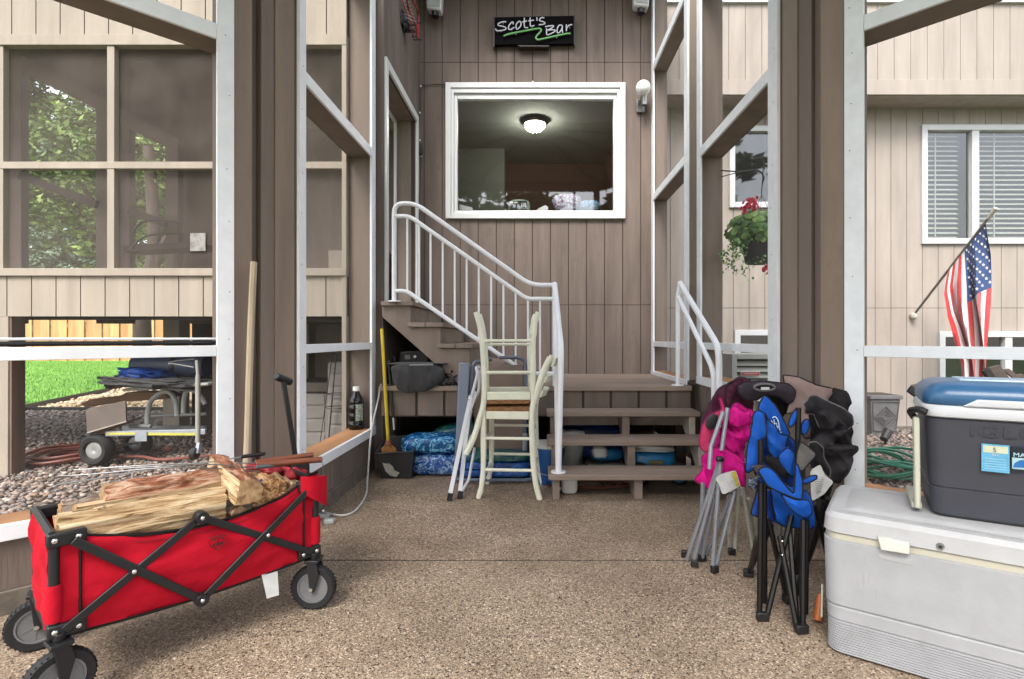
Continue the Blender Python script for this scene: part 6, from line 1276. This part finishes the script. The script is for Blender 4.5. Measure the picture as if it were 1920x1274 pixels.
for pts in (((700,820),(705,680),(745,560),(850,480),(930,480),(990,560),(1010,720)),((1075,690),(1080,560),(1105,470),(1160,450),(1240,500),(1300,600))):
    part(FTB, 'leg', MB().tube(smoothpath([v_(x,y,4.95) for x, y in pts]), .022, 10), M('pale_grey_leg', (178,182,178), .4, .05, 8))
part(FTB, 'foot_bar', MB().tube([v_(520,830,4.95), v_(740,830,4.95)], .02, 8).tube([v_(745,725,5.1), v_(1310,700,5.1)], .016, 8), M('pale_bar', (176,180,178), .4))
pillow('black_cover', 'black crumpled cover draped over the white table top', 'cover', v_(820,370,4.95), (.42,.26,.045), fab_b, rot=Matrix.Rotation(R(4),4,'Y'), amp=.35, seed=3)
pillow('black_cover', 'black pointed end of cover hanging past the table edge over the lawn', 'cover', v_(440,352,4.95), (.10,.14,.04), fab_b, rot=Matrix.Rotation(R(-30),4,'Y'), amp=.3, seed=13)
pillow('blue_tarpaulin', 'bright blue crumpled tarpaulin lying on the black cover', 'tarpaulin', v_(690,295,4.95), (.20,.16,.055), M('bright_tarp', (34,78,160), .4, .12, 12, .4, 30), rot=Matrix.Rotation(R(8),4,'Y'), amp=.4, seed=4)
BRL = thing('blue_grey_barrel', 'dark blue grey barrel on the table behind the blue tarpaulin', 'barrel', tuple(v_(900,330,5.15))); part(BRL, 'drum', MB().lathe([(0,-.35),(.11,-.35),(.125,-.3),(.125,.3),(.11,.35),(0,.35)], v_(960,200,5.2), 32, 'x'), M('barrel_plastic', (72,82,108), .5, .2, 8, .2))
part(BRL, 'hoop', MB().lathe([(.126,-.02),(.131,-.02),(.131,.02),(.126,.02)], v_(1040,200,5.2), 32, 'x'), black)
solo('weathered_plank', 'brown weathered plank lying under the table on the cart', 'plank', MB().prism([v_(0,600,5.4),v_(100,550,5.4),v_(430,510,5.4),v_(470,480,5.4),v_(820,475,5.4),v_(930,520,5.4),v_(850,550,5.4),v_(450,575,5.4),v_(60,635,5.4)], (0,.22,0)), M('plank_brown', (128,94,66), .8, .3, 10, .5, 40, (.2,1,1)), bev=.004)
hosem = M('brown_garden_hose', (150,88,76), .5, .12, 10, .15)
mb = MB()
for k in range(9):
    r = .17+.035*(k%5); cx, cy = -4.42+.03*(k%2), 4.98+.02*(k%3); mb.tube([(cx+(r*1.15)*math.cos(a*.2094), cy+r*math.sin(a*.2094)*1.3, .0+.014*(k//2)+.006*math.sin(a)) for a in range(30)], .013, 7, closed=True)
mb.tube(smoothpath([(-4.1,4.8,.02),(-3.7,4.9,.02),(-3.4,4.82,.01),(-3.0,4.95,.02),(-2.8,4.85,.02)]), .013, 7)
solo('garden_hose', 'reddish brown garden hose coiled on the river rock by the cream column', 'hose', mb, hosem)
solo('painted_stone', 'small round pink painted stone on the river rock under the cart', 'stone', MB().blob(flr(314,842,.02), (.032,.03,.026), 14, 10, .1, 5), M('pink_stone', (190,110,104), .7))
gp = M('grey_resin', (142,136,128), .6, .08, 6, .15); gpd = M('dark_resin', (92,80,72), .6, .1, 6)
DB = thing('storage_box', 'grey resin deck storage box with brown lid outside the left screen', 'storage box', (-2.3,5.2,-.03))
def ribbox(T, name, x0,x1,y0,y1,z0,z1,n,mat):
    part(T, name, B(x0,x1,y0,y1,z0,z1), mat, bev=.02); h = (z1-z0)/n; mb = MB()
    for i in range(n): mb.box(x0+.03,x1-.05,y0-.008,y0+.0,z0+i*h+.012,z0+(i+1)*h-.012)
    part(T, 'rib', mb, mat, bev=.006)
ribbox(DB, 'body', -2.35,-1.95,5.0,5.6,-.03,.60,5,gp); part(DB, 'lid', B(-2.38,-1.93,4.98,5.62,.601,.70), gpd, bev=.015)
DB2 = thing('storage_box', 'tall ribbed pale resin box standing behind the wire plant tower', 'storage box', (-1.8,4.9,-.03)); ribbox(DB2, 'body', -1.92,-1.62,4.85,5.2,-.03,.9,8,gp)
PT = thing('plant_tower', 'dark wire plant tower outside the left screen beside the black bottle', 'plant support', (-1.85,4.72,-.03))
mb = MB(); ap = at(640,668,4.72)
for k in range(6):
    a = k*1.047+.3; b0 = Vector((ap.x-.05+math.cos(a)*.16, 4.72+math.sin(a)*.14, -.02)); m0 = Vector((ap.x-.01+math.cos(a)*.065, 4.72+math.sin(a)*.06, .98)); mb.tube([b0, m0, ap+Vector((math.cos(a)*.01, math.sin(a)*.01, .05))], .004, 5)
for z, r in ((.98,.066),(.62,.10),(.5,.115)): mb.tube([(ap.x-.01-.04*(1-z)+math.cos(g*.5236)*r, 4.72+math.sin(g*.5236)*r*.9, z) for g in range(12)], .004, 5, closed=True)
part(PT, 'wire', mb, M('dark_wire', (62,54,50), .6))
# ------------------------------------------------------------ outside right: planter, hose, spotlight, deck chair
PL = thing('stone_planter', 'square grey planter with diamond pattern against the beige facade', 'planter', (3.98,6.2,-.03))
x0_, x1_ = (1634-1005)/160, (1690-1005)/160; pm = M('grey_planter', (120,118,120), .75, .15, 12, .4, 50)
part(PL, 'box', MB().prism([(x0_,6.2,.40),(x1_,6.2,.40),(x1_-.03,6.23,-.03),(x0_+.03,6.23,-.03)], (0,.34,0)), pm, bev=.008); part(PL, 'rim', ring(x0_-.015,x1_+.02,.401,.44,.0,6.18,6.56) if False else B(x0_-.015,x1_+.02,6.18,6.56,.401,.445), pm, bev=.006)
mb = MB(); cx = (x0_+x1_)/2
for k in (.05,.09,.13): mb.tube([(cx,6.195,.19+k),(cx+k,6.2,.19),(cx,6.205,.19-k),(cx-k,6.2,.19)], .006, 4, closed=True)
mb.tube([(x0_+.02,6.195,.37),(x1_-.02,6.195,.37),(x1_-.045,6.215,.03),(x0_+.045,6.215,.03)], .007, 4, closed=True)
part(PL, 'pattern', mb, M('planter_pattern', (104,102,104), .75)); part(PL, 'soil', B(x0_+.02,x1_-.02,6.21,6.53,.446,.448), darkw)
sp_ = at(1660,822,5.6); SPT = thing('garden_spotlight', 'black garden spotlight on the river rock in front of the grey planter', 'spotlight', (sp_.x,5.6,-.03)); part(SPT, 'head', MB().tube([sp_+Vector((-.03,-.02,-.01)), sp_+Vector((.05,.03,.07))], [.04,.048], 14), black); part(SPT, 'stake', MB().tube([(sp_.x,5.6,-.03), sp_], .012, 8), black)
gh = M('green_hose', (24,128,96), .4, .12, 10, .1); mb = MB()
for k in range(8):
    r = .20+.03*(k%4); cx, cy = 2.86+.02*(k%2), 4.42+.015*(k%3); mb.tube([(cx+r*1.25*math.cos(a*.2094), cy+r*math.sin(a*.2094), .01+.017*k+.035*math.sin(a*.42+k)) for a in range(30)], .012, 7, closed=True)
mb.tube(smoothpath([(2.6,4.4,.1),(2.75,4.3,.2),(2.95,4.28,.16),(3.05,4.4,.05),(3.1,4.6,.02)]), .012, 7)
solo('garden_hose', 'green garden hose coiled on the rock behind the coolers', 'hose', mb, gh)
AD = thing('wooden_lounge', 'weathered slatted wooden lounge chair behind the blue lidded cooler', 'lounge chair', (2.9,3.6,0))
wdm = M('weathered_slats', (132,116,106), .8, .25, 12, .5, 50, (.3,1,1)); Yc = 3.6; y_ = lambda x, y, Y=3.6: at(1690+x/8.348, 660+y/8.348, Y)
for i in range(4):
    a = Vector((i*.09,0,-.035*i)); part(AD, 'back_slat', MB().prism([y_(1330,262)+a, y_(1540,205)+a, y_(1790,540)+a+Vector((.12,0,-.14)), y_(1560,560)+a+Vector((.12,0,-.14))], (0,.02,0)) if i == 0 else MB().prism([y_(1600,285)+a-Vector((.09,0,-.035)), y_(1690,262)+a-Vector((.09,0,-.035)), y_(1950,540)+a, y_(1830,560)+a], (0,.02,0)), wdm, bev=.003)
part(AD, 'side_rail', MB().beam(y_(1310,275,3.57), y_(1600,700,3.57), .03, .045), M('dark_side_rail', (66,62,52), .7), bev=.003)
part(AD, 'arm', MB().prism([y_(140,560,3.55), y_(600,470,3.75), y_(1100,480,3.75), y_(700,760,3.55)], (0,0,.02)), wdm, bev=.003); part(AD, 'arm_end', MB().beam(y_(105,590,3.54), y_(420,790,3.54), .02, .05, (0,1,0)) if False else MB().beam(y_(125,580,3.53), y_(400,780,3.53), .03, .045), black, bev=.003)
for p in ((3.05,3.55),(3.9,3.55),(3.1,4.0),(3.9,4.0)): part(AD, 'leg', B(p[0]-.02,p[0]+.02,p[1]-.02,p[1]+.02,-.03,.62), wdm, bev=.002)
part(AD, 'seat', B(3.0,3.95,3.58,4.0,.60,.625), wdm, bev=.003)

rnd = random.Random(21); mb = MB()
for k in range(150):
    r_ = rnd.random()
    if r_ < .45: x, y = rnd.gauss(-1.0,.35), rnd.gauss(1.9,.3)
    elif r_ < .7: x, y = rnd.uniform(-1.3,1.3), rnd.gauss(3.9,.25)
    else: x, y = rnd.uniform(-1.3,1.2), rnd.uniform(1.3,4.2)
    if abs(x) > 1.3+max(0,2.9-y): continue
    a = rnd.uniform(0,6.3); l = rnd.uniform(.004,.014); w_ = l*rnd.uniform(.2,.5); u = Vector((math.cos(a)*l, math.sin(a)*l, 0)); v = Vector((-math.sin(a)*w_, math.cos(a)*w_, 0)); c = Vector((x,y,.0015))
    mb.add([c-u, c+v+Vector((0,0,rnd.uniform(0,.003))), c+u, c-v], [(0,1,2,3)])
tag(mesh('floor_debris', mb, island('debris', [(0,(70,50,36)),(.5,(150,118,80)),(1,(190,170,130))]), ang=0), 'small wood chips and leaf bits scattered on the patio', 'debris', kind='stuff')
